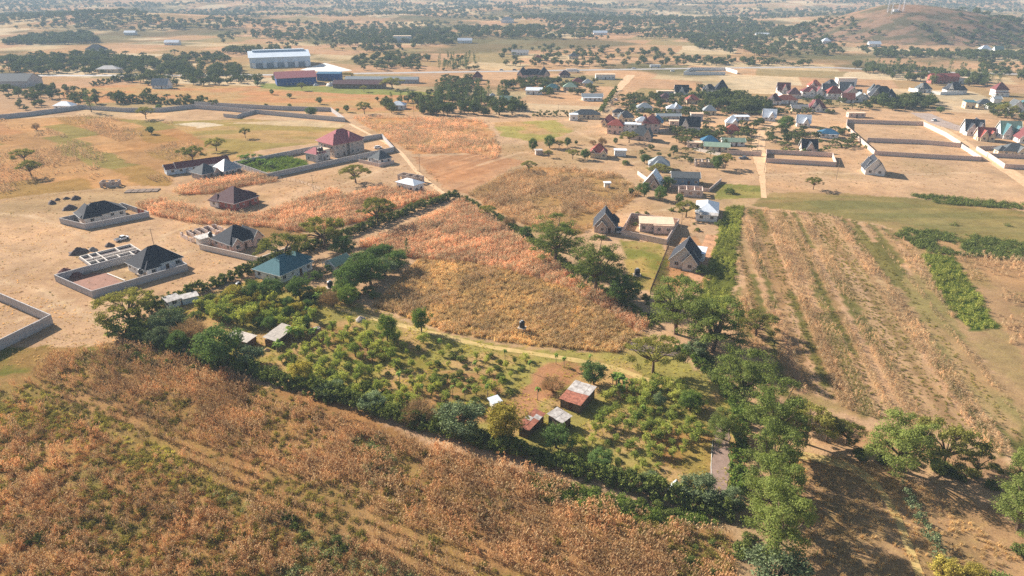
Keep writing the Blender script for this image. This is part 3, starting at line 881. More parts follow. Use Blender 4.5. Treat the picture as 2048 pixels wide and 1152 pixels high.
maize("center_maize", 'center_maize_b', 52, MZP, "pale dry maize field right of the hedged plot", gap=1.0, step=2.0, keep=gaps(14, .58, 205), smin=.7, smax=1.05)
maize("upper_maize", 'center_maize', 30, MZ, "orange dry maize field behind the big red-roofed house", gap=1.3, step=2.4, keep=gaps(14, .6, 206), smin=.7, smax=1.1)
maize("left_maize", 'left_rows', -42, MZP, "tan dry maize in slanting strips on the far left", gap=1.5, step=2.6, keep=lambda X, Y, p: (fbm(X / 30, Y / 30, 207) < .55) & (hashn(np.floor(p / 14), p * 0, 4) > .35) & (rng.random(len(X)) < .7), smin=.6, smax=.95)
maize("striped_maize", 'right_rows', -102, MZP, "strips of dry maize stalks in the big field on the right", gap=.85, step=1.5,
      keep=lambda X, Y, p: (hashn(np.floor(p / 1.9), np.floor((X + Y) * 0), 7) > .36) & (fbm(X / 16, Y / 16, 208) + .1 * rng.normal(0, 1, len(X)) < .62), smin=.42, smax=.75)
maize("stubble_maize", 'right_stubble', -102, MZP, "dry maize at the right edge beyond the green crop", gap=1.2, step=2.2, keep=gaps(10, .52, 209), smin=.6, smax=.9)

TUF = [proto_tuft(i, LEAF['tuft']) for i in range(3)]
TUG = [proto_tuft(i + 5, LEAF['tuft_green']) for i in range(3)]
WEE = [proto_weed(i, LEAF['weed']) for i in range(3)]
BWE = [proto_weed(i + 5, LEAF['brownweed'], h=.7) for i in range(3)]
SAG = [proto_weed(i + 9, LEAF['sage'], n=90, rad=.7, h=.8) for i in range(2)]
GRW = [proto_weed(i + 12, LEAF['bright'], n=90, rad=.7, h=.9, size=.13) for i in range(3)]
GRL = [proto_weed(i + 40, leafmat('young_crop_leaves', (84, 104, 44), (164, 166, 84), .32, extra=(150, 144, 76), large=.3), n=80, rad=.6, h=1.0, size=.12) for i in range(3)]
HRB = [proto_weed(i + 15, LEAF['hedge'], n=90, rad=.8, h=.9, size=.13) for i in range(3)]

def sc(name, protos, P, a, b, label, cat, tilt=.08):
    scatter(name, protos, P, rng.uniform(a, b, len(P)), label, cat, tilt=tilt)

P = random_in(AREA['orchard'], 1.3, lambda X, Y: fbm(X / 6, Y / 6, 301) > .42)
sc("orchard_grass", TUG, P, .3, .7, "green and yellow grass tufts between the orchard trees", "grass")
P = random_in(AREA['meadow'], 2.2)
sc("meadow_grass", TUF, P, .9, 2.0, "tall yellow grass in the meadow beside the dry maize", "grass")
P = random_in(AREA['front_weeds'], 1.0, lambda X, Y: fbm(X / 5, Y / 5, 303) > .38)
sc("brown_weeds", BWE, P, .5, 1.3, "brown dry weeds at the lower left of the foreground field", "weeds")
P = random_in(AREA['front_weeds'], .8, lambda X, Y: fbm(X / 8, Y / 8, 304) > .56)
sc("green_weeds", WEE, P, .6, 1.4, "green weeds among the brown growth at the lower left", "weeds")
P = random_in(AREA['front_maize'], .5, lambda X, Y: fbm(X / 7, Y / 7, 201) > .50)
sc("maize_weeds", WEE, P, .7, 1.5, "green weeds in the gaps of the foreground maize", "weeds")
P = random_in([(-140, 745), (60, 770), (150, 815), (260, 850), (380, 925), (470, 990), (540, 1065), (440, 1010), (330, 965), (190, 905), (70, 860), (-140, 850)], 1.3, lambda X, Y: fbm(X / 6, Y / 6, 330) > .36)
sc("strip_grass", TUG + WEE, P, .6, 1.3, "yellow-green grass strip through the foreground field", "grass")
P = np.concatenate([random_in([(600, 1060), (700, 1080), (860, 1160), (560, 1170)], .8), random_in([(700, 880), (780, 870), (800, 960), (740, 970)], .5), random_in([(380, 960), (540, 1020), (560, 1060), (420, 1000)], .3)])
sc("sage_weeds", SAG, P, .6, 1.5, "grey-green leafy weeds at the bottom of the foreground field", "weeds")
P = random_in([(1050, 948), (1200, 985), (1420, 1036), (1440, 1052), (1290, 1042), (1180, 1022), (1085, 1003)], 1.6)
sc("shaded_weeds", GRW, P, .6, 1.4, "low bright green growth along the shaded hedge foot", "weeds")
P = random_in([(1330, 1060), (1440, 1075), (1470, 1160), (1360, 1160)], .9)
sc("corner_weeds", WEE, P, .7, 1.6, "weeds in the field corner below the avenue", "weeds")
P = random_in(AREA['green_strip'], 1.5, lambda X, Y: fbm(X / 5, Y / 5, 320) + .08 * rng.normal(0, 1, len(X)) > .40)
sc("green_strip_crop", GRL, P, .5, 1.4, "narrow strip of green crop beside the striped field", "crop")
P = rows_in(AREA['green_block'], -102, 1.4, 1.0, .25, keep=lambda X, Y, p: rng.random(len(X)) < .85)
sc("green_block_crop", GRL, P, .6, 1.6, "dark green block of tall crop in the striped field", "crop")
P = random_in(AREA['right_rows'], 1.0, lambda X, Y: (hashn(np.floor((-X * math.sin(R(-102)) + Y * math.cos(R(-102))) / 1.9), X * 0, 7) < .24))
sc("row_weeds", WEE, P, .3, .8, "green weeds between the dry maize strips on the right", "weeds")
P = np.concatenate([random_in([(1810, 455), (1900, 465), (2100, 495), (2100, 530), (1960, 515), (1850, 505), (1790, 470)], .9, lambda X, Y: fbm(X / 9, Y / 9, 311) > .4),
                    random_in([(1810, 388), (1900, 395), (2060, 410), (2060, 420), (1880, 408)], .8), random_in([(1900, 450), (2060, 450), (2060, 468), (1960, 462)], .5, lambda X, Y: fbm(X / 9, Y / 9, 312) > .5)])
sc("ditch_weeds", HRB, P, .8, 1.7, "dark green rank growth along the ditch above the striped field", "weeds")
P = np.concatenate([random_in([(490, 318), (560, 312), (612, 322), (618, 334), (575, 350), (540, 352), (478, 332)], .7), ])
sc("garden_crop", GRW, P, .8, 1.8, "green garden crop inside the big walled compound", "crop")
P = random_in([(1590, 905), (1740, 925), (1830, 960), (1960, 1060), (2048, 1120), (1990, 1160), (1600, 1160)], .9)
sc("clearing_grass", TUF, P, .5, 1.2, "dry grass in the clearing under the avenue", "grass")
P = np.concatenate([random_in([(-100, 560), (120, 600), (230, 640), (240, 700), (100, 720), (-100, 760)], .5), random_in([(-60, 390), (250, 372), (520, 380), (480, 520), (380, 610), (-60, 600)], .22, lambda X, Y: fbm(X / 10, Y / 10, 315) > .5)])
sc("waste_grass", TUF, P, .3, .7, "short dry grass on the open ground around the left houses", "grass")

P = np.concatenate([random_in([(900, 240), (1230, 250), (1250, 330), (1000, 330)], .05), random_in([(1240, 300), (1560, 320), (1900, 330), (2040, 370), (1540, 385), (1300, 400)], .05), random_in([(480, 340), (860, 330), (900, 385), (560, 400)], .08), random_in([(-60, 380), (520, 380), (480, 560), (380, 620), (-60, 620)], .035), random_in([(1240, 410), (1440, 420), (1400, 590), (1260, 580)], .10), random_in([(1640, 230), (2060, 240), (2060, 340), (1640, 330)], .03)])
sc("dry_herbs", [proto_weed(31, LEAF['brownweed'], n=40, rad=.5, h=.3), proto_weed(32, LEAF['weed'], n=40, rad=.45, h=.35), proto_weed(33, LEAF['brownweed'], n=40, rad=.7, h=.22)], P, .3, 1.1, "small dry herbs dotted over the bare ground", "weeds")
# ------------------------------------------------------------------ buildings
WALLC = {
    'block': surf("grey_block_wall", (188, 184, 182), var=.16, scale=.8, bump=.3),
    'pale': surf("pale_plaster", (222, 212, 200), var=.14, scale=.5),
    'white': surf("white_plaster", (232, 230, 226), var=.10, scale=.5),
    'pink': surf("pink_plaster", (216, 184, 170), var=.15, scale=.5),
    'brick': surf("red_brick", (176, 104, 92), var=.3, scale=1.2, bump=.4),
    'bluegrey': surf("blue_grey_boards", (112, 134, 156), var=.18, scale=.7),
    'blue': surf("blue_steel_cladding", (44, 84, 150), var=.15, scale=.4),
    'raw': surf("raw_grey_block", (192, 176, 164), var=.22, scale=1.0, bump=.4),
    'lightblue': surf("pale_blue_plaster", (196, 210, 222), var=.1, scale=.5),
    'timber': surf("weathered_timber", (120, 98, 80), var=.3, scale=1.2, bump=.3),
    'cream': surf("cream_plaster", (226, 206, 172), var=.15, scale=.5),
    'rosy': surf("rosy_block_wall", (214, 192, 178), var=.18, scale=.8, bump=.3),
}
ROOFC = {
    'black': surf("black_roof_tiles", (58, 61, 68), var=.2, scale=1.6, rough=.85, bump=.4, spec=.15),
    'grey': surf("grey_roof_sheets", (150, 156, 158), var=.15, scale=.8, rough=.5, spec=.5),
    'darkgrey': surf("dark_grey_roof", (96, 100, 102), var=.2, scale=1.2, rough=.85, spec=.15),
    'white': surf("bright_tin_roof", (226, 232, 238), var=.1, scale=.8, rough=.4, spec=.5),
    'red': surf("red_roof_tiles", (148, 78, 68), var=.2, scale=1.4, rough=.85, spec=.15, bump=.3),
    'maroon': surf("maroon_roof_tiles", (120, 70, 70), var=.2, scale=1.4, rough=.85, spec=.15, bump=.3),
    'brown': surf("brown_roof_sheets", (98, 70, 72), var=.18, scale=1.2, rough=.85, spec=.15),
    'rose': surf("rose_roof_sheets", (172, 104, 106), var=.12, scale=.9, rough=.85, spec=.15),
    'teal': surf("teal_roof_sheets", (78, 116, 122), var=.15, scale=.9, rough=.85, spec=.15),
    'green': surf("pale_green_roof", (150, 170, 148), var=.15, scale=.8, rough=.85, spec=.15),
    'blue': surf("blue_roof_sheets", (58, 104, 134), var=.15, scale=.9, rough=.85, spec=.15),
    'orange': surf("orange_roof_tiles", (164, 96, 78), var=.2, scale=1.4, rough=.85, spec=.15),
    'slab': surf("pale_concrete_slab", (226, 196, 166), var=.15, scale=.6),
    'rust': surf("rusty_iron_sheet", (176, 112, 88), var=.35, scale=1.6, rough=.8, second=(120, 72, 56)),
    'tin': surf("weathered_iron_sheet", (206, 200, 192), var=.22, scale=1.2, rough=.55, second=(150, 140, 132)),
    'asbestos': surf("cement_roof_sheet", (200, 188, 174), var=.2, scale=1.0, rough=.8),
}
FRAME = surf("window_frame_paint", (214, 208, 200), var=.1)
GLASS = surf("dark_window_glass", (44, 48, 54), var=.2, rough=.15, bump=0, spec=.6)
DOOR = surf("brown_door", (96, 66, 50), var=.2)
TRIM = surf("white_roof_trim", (226, 224, 218), var=.08)
BLACKP = surf("black_tank_plastic", (36, 37, 40), var=.15, rough=.45, spec=.5)
METAL = surf("galvanised_steel", (150, 150, 150), var=.15, rough=.5, metal=.3)

def frame_mesh(w, h):
    b = MB(); t = .12
    b.box((0, 0, h / 2 - t / 2), (w, .10, t)).box((0, 0, -h / 2 + t / 2), (w + .1, .16, t))
    for s in (-1, 1): b.box((s * (w / 2 - t / 2), 0, 0), (t, .098, h - 2 * t - .004))
    b.box((0, 0, 0), (.06, .07, h - 2 * t - .004))
    return b.mesh("window_frame", FRAME)
WIN = {k: (frame_mesh(*k), MB().box((0, .0, 0), (k[0] - .02, .05, k[1] - .02)).mesh("pane", GLASS)) for k in ((1.4, 1.3), (.8, .8), (1.9, 1.4))}
DOORM = (MB().box((0, 0, 1.05), (1.0, .10, 2.1)).mesh("door", DOOR), MB().box((.36, -.07, 1.0), (.06, .06, .16)).mesh("handle", METAL))

def hip(w, d, h, th_=.14, over=.55, ridge=None):
    """solid hipped roof, eaves at z=0"""
    W, D = w / 2 + over, d / 2 + over
    b = MB()
    if w >= d:
        rl = (w - d) / 2 * .6 + .25 if ridge is None else ridge
        ring = [(-W, -D), (W, -D), (W, D), (-W, D)]; a, c = (-rl, 0), (rl, 0)
    else:
        rl = (d - w) / 2 * .6 + .25 if ridge is None else ridge
        ring = [(W, -D), (W, D), (-W, D), (-W, -D)]; a, c = (0, -rl), (0, rl)
    n = 0
    v = [(x, y, -th_) for x, y in ring] + [(x, y, 0) for x, y in ring] + [(*a, h), (*c, h)]
    f = [(3, 2, 1, 0)] + [(i, (i + 1) % 4, 4 + (i + 1) % 4, 4 + i) for i in range(4)]
    f += [(4, 5, 9, 8), (5, 6, 9), (6, 7, 8, 9), (7, 4, 8)]
    b.v, b.f = v, f
    return b

def gable(w, d, h, th_=.14, over=.5, axis='x'):
    b = MB(); W, D = w / 2 + over, d / 2 + over
    if axis == 'x':
        e = h * over / (d / 2)
        for s in (-1, 1):
            lo = [(-W, s * D, -e), (W, s * D, -e), (W, 0, h), (-W, 0, h)]
            if s > 0: lo = lo[::-1]
            b.hull([(x, y, z) for x, y, z in lo], [(x, y, z + th_) for x, y, z in lo])
    else:
        e = h * over / (w / 2)
        for s in (-1, 1):
            lo = [(s * W, -D, -e), (s * W, D, -e), (0, D, h), (0, -D, h)]
            if s < 0: lo = lo[::-1]
            b.hull([(x, y, z) for x, y, z in lo], [(x, y, z + th_) for x, y, z in lo])
    return b

def barge(w, d, h, over, axis, root, loc):
    """a pale board under each sloping gable edge"""
    for s1 in (-1, 1):
        b = MB()
        if axis == 'x':
            W, D = w / 2 + over + .03, d / 2 + over; e = h * over / (d / 2); x = s1 * W
            pts = [(-D, -e), (0, h), (D, -e)]; f = lambda q, z, o: (x + o, q, z)
        else:
            W, D = w / 2 + over, d / 2 + over + .03; e = h * over / (w / 2); y = s1 * D
            pts = [(-W, -e), (0, h), (W, -e)]; f = lambda q, z, o: (q, y + o, z)
        ring = [(q, z - .08) for q, z in pts] + [(q, z + .24) for q, z in reversed(pts)]
        b.hull([f(q, z, -.05) for q, z in ring], [f(q, z, .05) for q, z in ring]).build("barge_board", TRIM, root, loc)

def body(b, cx, cy, w, d, h, style, rh):
    b.box((cx, cy, h / 2 - .1), (w, d, h + .2))
    if style == 'gx':
        for s in (-1, 1):
            x = cx + s * (w / 2 - .1)
            b.hull([(x - .08, cy - d / 2 + .05, h + .002), (x - .08, cy + d / 2 - .05, h + .002), (x - .08, cy, h + rh - .12)], [(x + .08, cy - d / 2 + .05, h + .002), (x + .08, cy + d / 2 - .05, h + .002), (x + .08, cy, h + rh - .12)])
    if style == 'gy':
        for s in (-1, 1):
            y = cy + s * (d / 2 - .1)
            b.hull([(cx - w / 2 + .05, y - .08, h + .002), (cx + w / 2 - .05, y - .08, h + .002), (cx, y - .08, h + rh - .12)], [(cx - w / 2 + .05, y + .08, h + .002), (cx + w / 2 - .05, y + .08, h + .002), (cx, y + .08, h + rh - .12)])

def window(root, x, y, z, rz, size=(1.4, 1.3)):
    fr = link("window", WIN[size][0], root, (x, y, z), rz); link("pane", WIN[size][1], fr)

def house(name, label, pos, rot, w, d, wh=2.9, rh=2.8, roof='black', wall='pale', style='hip', wings=(), over=.55, cat="house", group=None, win=True, storeys=1, trim=True, wallparts=None):
    """wings: (cx, cy, w, d, style, roof height[, wall height, roof key, wall key]) in house axes"""
    z = pos[2] if len(pos) > 2 else 0.0
    root = thing(name, label, cat, (pos[0], pos[1], z), R(rot), group)
    far = pos[1] > 480
    H = wh * storeys
    b = MB(); body(b, 0, 0, w, d, H, style, rh)
    b.build("wall", WALLC[wall], root)
    rmesh = {'hip': lambda: hip(w, d, rh, over=over), 'gx': lambda: gable(w, d, rh, over=over), 'gy': lambda: gable(w, d, rh, over=over, axis='y'),
             'slab': lambda: MB().box((0, 0, .12), (w + .8, d + .8, .24)), 'mono': lambda: MB().hull([(-w / 2 - .4, -d / 2 - .4, 0), (w / 2 + .4, -d / 2 - .4, 0), (w / 2 + .4, d / 2 + .4, rh), (-w / 2 - .4, d / 2 + .4, rh)], [(-w / 2 - .4, -d / 2 - .4, .12), (w / 2 + .4, -d / 2 - .4, .12), (w / 2 + .4, d / 2 + .4, rh + .12), (-w / 2 - .4, d / 2 + .4, rh + .12)])}
    if style in rmesh:
        rmesh[style]().build("roof", ROOFC[roof], root, (0, 0, H + .02))
        if style in ('gx', 'gy') and pos[1] < 620: barge(w, d, rh, over, style[1], root, (0, 0, H + .02))
        if trim and style == 'hip' and not far:
            fb = MB(); W, D = w / 2 + over + .03, d / 2 + over + .03
            for x, y, a, c in ((0, -D, 2 * W, .06), (0, D, 2 * W, .06), (-W, 0, .06, 2 * D - .07), (W, 0, .06, 2 * D - .07)): fb.box((x, y, 0), (a, c, .2))
            fb.build("fascia", TRIM, root, (0, 0, H - .06))
    for wg in wings:
        cx, cy, ww, dd, st, hh = wg[:6]; wwh = wg[6] if len(wg) > 6 and wg[6] else H
        b = MB(); body(b, cx, cy, ww, dd, wwh - .03, st, hh)
        b.build("wall", WALLC[wg[8] if len(wg) > 8 else wall], root)
        rm = {'hip': lambda: hip(ww, dd, hh, over=over - .05), 'gx': lambda: gable(ww, dd, hh, over=over - .1), 'gy': lambda: gable(ww, dd, hh, over=over - .1, axis='y'),
              'slab': lambda: MB().box((0, 0, .1), (ww + .5, dd + .5, .2)), 'mono': lambda: MB().hull([(-ww / 2 - .3, -dd / 2 - .3, 0), (ww / 2 + .3, -dd / 2 - .3, 0), (ww / 2 + .3, dd / 2 + .3, hh), (-ww / 2 - .3, dd / 2 + .3, hh)], [(-ww / 2 - .3, -dd / 2 - .3, .1), (ww / 2 + .3, -dd / 2 - .3, .1), (ww / 2 + .3, dd / 2 + .3, hh + .1), (-ww / 2 - .3, dd / 2 + .3, hh + .1)])}[st]
        rm().build("roof", ROOFC[wg[7] if len(wg) > 7 and wg[7] else roof], root, (cx, cy, wwh - .02))
        if st in ('gx', 'gy') and pos[1] < 620: barge(ww, dd, hh, over - .1, st[1], root, (cx, cy, wwh - .02))
    if win:
        view = math.atan2(-pos[1], -pos[0]) - R(rot)
        blocks = [(0, 0, w, d, H, storeys)] + [(g[0], g[1], g[2], g[3], (g[6] if len(g) > 6 and g[6] else H), storeys if not (len(g) > 6 and g[6]) else 1) for g in wings]
        def buried(x, y, me_):
            return any(i != me_ and abs(x - q[0]) < q[2] / 2 + .3 and abs(y - q[1]) < q[3] / 2 + .3 for i, q in enumerate(blocks))
        door_done = False
        for bi, (cx, cy, bw, bd, bh, st) in enumerate(blocks):
            for ang, half, run in ((-math.pi / 2, bd / 2, bw), (math.pi / 2, bd / 2, bw), (0, bw / 2, bd), (math.pi, bw / 2, bd)):
                if math.cos(ang - view) < (.1 if far else -.2): continue
                n = max(1, int(run / (3.4 if far else 2.9)))
                for s in range(st):
                    for i in range(n):
                        u = (i + .5) / n * run - run / 2 + random.uniform(-.15, .15)
                        nx_, ny_ = math.cos(ang), math.sin(ang)
                        x = cx + nx_ * (half + .02) - ny_ * u; y = cy + ny_ * (half + .02) + nx_ * u
                        if buried(x, y, bi): continue
                        if bh < 2.2: continue
                        zz = 1.65 + s * wh
                        if not door_done and s == 0 and i == n // 2 and n > 1:
                            dr = link("door", DOORM[0], root, (x, y, 0), ang + math.pi / 2); link("handle", DOORM[1], dr); door_done = True
                        else:
                            window(root, x, y, zz, ang + math.pi / 2, (.8, .8) if (i * 7 + bi) % 4 == 3 else (1.4, 1.3))
    return root

def fp(A, B, Cc, z=0.0):
    """centre, rotation and sizes of a rectangle from its near corner A, left corner B, right corner C (photo)"""
    a, b, c = (Vector(at(*p)).xy for p in (A, B, Cc))
    ac, ab = c - a, b - a
    r1 = math.atan2(ac.y, ac.x); r2 = math.atan2(ab.y, ab.x) - math.pi / 2
    wl, dl = ac.length, ab.length
    r = (r1 * wl + r2 * dl) / (wl + dl)
    ux = Vector((math.cos(r), math.sin(r))); uy = Vector((-ux.y, ux.x))
    w, d = ac.dot(ux), ab.dot(uy)
    cen = a + ux * w / 2 + uy * d / 2
    return (cen.x, cen.y, 0.0), math.degrees(r), w, d

# ------------------------------------------------------------------ enclosing walls: panels between posts
PANEL = {}
def wall(name, label, pts, h=2.2, mat='block', step=3.0, closed=False, gate=None, group=None, thick=.16, cop=True):
    """pts are ground places in the photo; gate = (segment, fraction from, fraction to, colour key)"""
    W_ = [Vector(at(*p)) for p in pts]
    if closed: W_ = W_ + [W_[0]]
    root = thing(name, label, "wall", (W_[0].x, W_[0].y, W_[0].z), 0, group)
    key = (mat, h, thick)
    if key not in PANEL:
        PANEL[key] = (MB().box((0, 0, h / 2 - .05), (1, thick, h + .1)).mesh("panel", WALLC[mat]), MB().box((0, 0, h / 2 + .02), (.26, .26, h + .16)).mesh("post", WALLC[mat]),
                      MB().box((0, 0, h + .045), (1, thick + .08, .08)).mesh("coping", WALLC[mat]))
    pm, po, cpm = PANEL[key]
    for si in range(len(W_) - 1):
        a, b = W_[si], W_[si + 1]; d = b - a; L = d.xy.length; ang = math.atan2(d.y, d.x)
        n = max(1, round(L / step)); sl_ = L / n
        for i in range(n):
            u0, u1 = i / n, (i + 1) / n
            if gate and gate[0] == si and u0 >= gate[1] - 1e-6 and u1 <= gate[2] + 1e-6:
                mid = a.lerp(b, (u0 + u1) / 2) - W_[0]
                gt = MB().box((0, 0, h / 2), (sl_ - .3, .06, h - .1))
                for q in range(5): gt.box(((q - 2) * sl_ / 5.5, -.05, h / 2), (.06, .05, h - .12))
                gt.build("gate", ROOFC[gate[3]], root, tuple(mid), ang)
            else:
                mid = a.lerp(b, (u0 + u1) / 2) - W_[0]
                link("panel", pm, root, (mid.x, mid.y, 0), ang, (sl_ - .2, 1, random.uniform(.985, 1.015)))
                if cop: link("coping", cpm, root, (mid.x, mid.y, 0), ang, (sl_ - .28, 1, 1.02))
            p = a.lerp(b, u0) - W_[0]
            link("post", po, root, (p.x, p.y, 0), ang)
    if not closed:
        p = W_[-1] - W_[0]; link("post", po, root, (p.x, p.y, 0), ang)
    return root

def tank(px, py, label, wd=1.5, h=1.7, stand=0.0, pos=None):
    p = pos or at(px, py)
    root = thing("water_tank", label, "water tank", p, random.uniform(0, 6))
    z = stand
    prof = [(wd / 2 * .96, z), (wd / 2, z + .1)]
    for i in range(6):
        zz = z + .15 + i * (h - .5) / 6
        prof += [(wd / 2, zz), (wd / 2 * .965, zz + .05), (wd / 2, zz + .1)]
    prof += [(wd / 2, z + h - .3), (wd / 2 * .6, z + h - .1), (wd * .2, z + h - .02)]
    MB().lathe(prof).build("tank_body", BLACKP, root)
    MB().lathe([(wd * .22, z + h - .03), (wd * .22, z + h + .08), (wd * .12, z + h + .13)], k=10).build("lid", surf("tank_lid", (170, 172, 172)), root)
    if stand > .1:
        MB().box((0, 0, stand - .08), (wd * 1.35, wd * 1.35, .15)).build("platform", surf("stand_concrete", (206, 186, 164)), root)
        for sx in (-1, 1):
            for sy in (-1, 1):
                MB().box((sx * wd * .5, sy * wd * .5, stand / 2 - .1), (.14, .14, stand)).build("leg", METAL, root)
        br = MB()
        for s in (-1, 1):
            br.tube((-wd * .5, s * wd * .5, .3), (wd * .5, s * wd * .5, stand - .3), .03, .03, 4); br.tube((s * wd * .5, -wd * .5, .3), (s * wd * .5, wd * .5, stand - .3), .03, .03, 4)
        br.build("bracing", METAL, root)
    return root

def pole(px, py, label, h=8.0, arm=True, r=.11, group=None, name="utility_pole"):
    p = at(px, py); root = thing(name, label, "pole", p, R(20), group)
    MB().tube((0, 0, -.2), (0, 0, h), r, r * .7, 7).build("post", surf("pole_timber", (146, 124, 102), var=.25), root)
    if arm:
        MB().box((0, .1, h - .5), (1.6, .1, .12)).build("crossarm", surf("pole_timber", (146, 124, 102)), root)
        for s in (-.7, 0, .7):
            MB().lathe([(.05, 0), (.07, .08), (.04, .16)], (s, .1, h - .44), 6).build("insulator", TRIM, root)
    return root

def pile(px, py, wpx, label, key, hs=.35, name="soil_heap", cat="heap"):
    p = at(px, py); w = wpx / ppm(px, py) / 2
    r = np.random.default_rng(int(px * 3 + py)); v, f = [], []
    k, rings = 18, 6
    for j in range(rings):
        u = j / (rings - 1); rad = w * (1 - u) ** .8
        for i in range(k):
            a = 2 * math.pi * i / k; q = rad * (1 + .16 * math.sin(2 * a + px) + .08 * r.normal())
            v.append((q * math.cos(a), q * .8 * math.sin(a), w * hs * 2 * (1 - (1 - u) ** 1.3) + (.05 * w * r.normal() if 0 < j else -.08)))
    for j in range(rings - 1):
        for i in range(k): f.append((j * k + i, j * k + (i + 1) % k, (j + 1) * k + (i + 1) % k, (j + 1) * k + i))
    return tag(link(name, np_mesh(name, v, f, HEAP[key], True), None, p, r.uniform(0, 6)), label, cat)
HEAP = {'dark': surf("dark_gravel", (98, 84, 80), var=.3, scale=3, bump=.6), 'grey': surf("grey_sand", (142, 134, 126), var=.25, scale=3, bump=.5), 'red': surf("red_subsoil", (126, 82, 74), var=.3, scale=2, bump=.5), 'tan': surf("tan_sand", (196, 156, 124), var=.25, scale=2, bump=.5), 'brush': surf("grey_brushwood", (170, 158, 150), var=.35, scale=5, bump=.9), 'white': surf("white_rubble", (206, 200, 192), var=.3, scale=4, bump=.7)}

CARW = MB()
for _i in range(1): CARW.lathe([(.30, -.11), (.34, -.08), (.34, .08), (.30, .11)], k=12)
WHEEL = CARW.mesh("wheel", surf("tyre_rubber", (30, 30, 32)))
def vehicle(px, py, rot, label, col='white', kind='pickup', group=None):
    p = at(px, py); nm = {'pickup': 'pickup_truck', 'car': 'car', 'truck': 'lorry', 'bus': 'bus'}[kind]
    root = thing(nm, label, {'pickup': 'pickup', 'car': 'car', 'truck': 'lorry', 'bus': 'bus'}[kind], p, R(rot), group)
    paint_ = surf("car_paint_" + col, {'white': (236, 236, 236), 'grey': (120, 124, 130), 'red': (160, 40, 36), 'yellow': (214, 176, 60), 'blue': (60, 90, 150)}[col], var=.05, rough=.3, bump=0, spec=.5)
    gl = GLASS
    if kind in ('pickup', 'car'):
        L, Wd = (4.9, 1.8) if kind == 'pickup' else (4.3, 1.7)
        MB().hull([(-L / 2, -Wd / 2, .35), (L / 2, -Wd / 2, .35), (L / 2, Wd / 2, .35), (-L / 2, Wd / 2, .35)], [(-L / 2, -Wd / 2 + .05, .95), (L / 2 - .1, -Wd / 2 + .08, .88), (L / 2 - .1, Wd / 2 - .08, .88), (-L / 2, Wd / 2 - .05, .95)]).build("body", paint_, root)
        c0, c1 = (-.5, 1.1) if kind == 'pickup' else (-1.7, 1.0)
        MB().hull([(c0 - .1, -Wd / 2 + .08, .95), (c1 + .5, -Wd / 2 + .08, .93), (c1 + .5, Wd / 2 - .08, .93), (c0 - .1, Wd / 2 - .08, .95)], [(c0 + .3, -Wd / 2 + .2, 1.5), (c1 - .1, -Wd / 2 + .2, 1.5), (c1 - .1, Wd / 2 - .2, 1.5), (c0 + .3, Wd / 2 - .2, 1.5)]).build("window", gl, root)
        MB().box(((c0 + c1) / 2 + .1, 0, 1.53), (c1 - c0 - .3, Wd - .36, .06)).build("roof", paint_, root)
        if kind == 'pickup':
            MB().box((-L / 2 + .9, 0, 1.0), (1.6, Wd - .3, .06)).build("load_bed", GLASS, root)
        wx = (-L / 2 + .85, L / 2 - .85); wy = Wd / 2 - .1; s = 1.0
    else:
        L, Wd, Hh = (11, 2.5, 3.0) if kind == 'bus' else (14, 2.5, 3.3)
        MB().box((-1.0 if kind == 'truck' else 0, 0, Hh / 2 + .6), (L - (3 if kind == 'truck' else 0), Wd, Hh - .6)).build("body", paint_, root)
        if kind == 'truck':
            MB().hull([(L / 2 - 2.2, -1.2, .6), (L / 2, -1.2, .6), (L / 2, 1.2, .6), (L / 2 - 2.2, 1.2, .6)], [(L / 2 - 2.2, -1.15, 2.9), (L / 2 - .4, -1.15, 2.9), (L / 2 - .4, 1.15, 2.9), (L / 2 - 2.2, 1.15, 2.9)]).build("cab", paint_, root)
        MB().box((0, 0, Hh * .72), ((L - 1) if kind == 'bus' else .4, Wd + .04, .7)).build("window", gl, root)
        wx = (-L / 2 + 2, L / 2 - 1.8); wy = Wd / 2 - .15; s = 1.5
    for x in wx:
        for y in (-wy, wy):
            o = link("wheel", WHEEL, root, (x, y, .34 * s)); o.rotation_euler = (math.pi / 2, 0, 0); o.scale = (s, s, s)
    return root

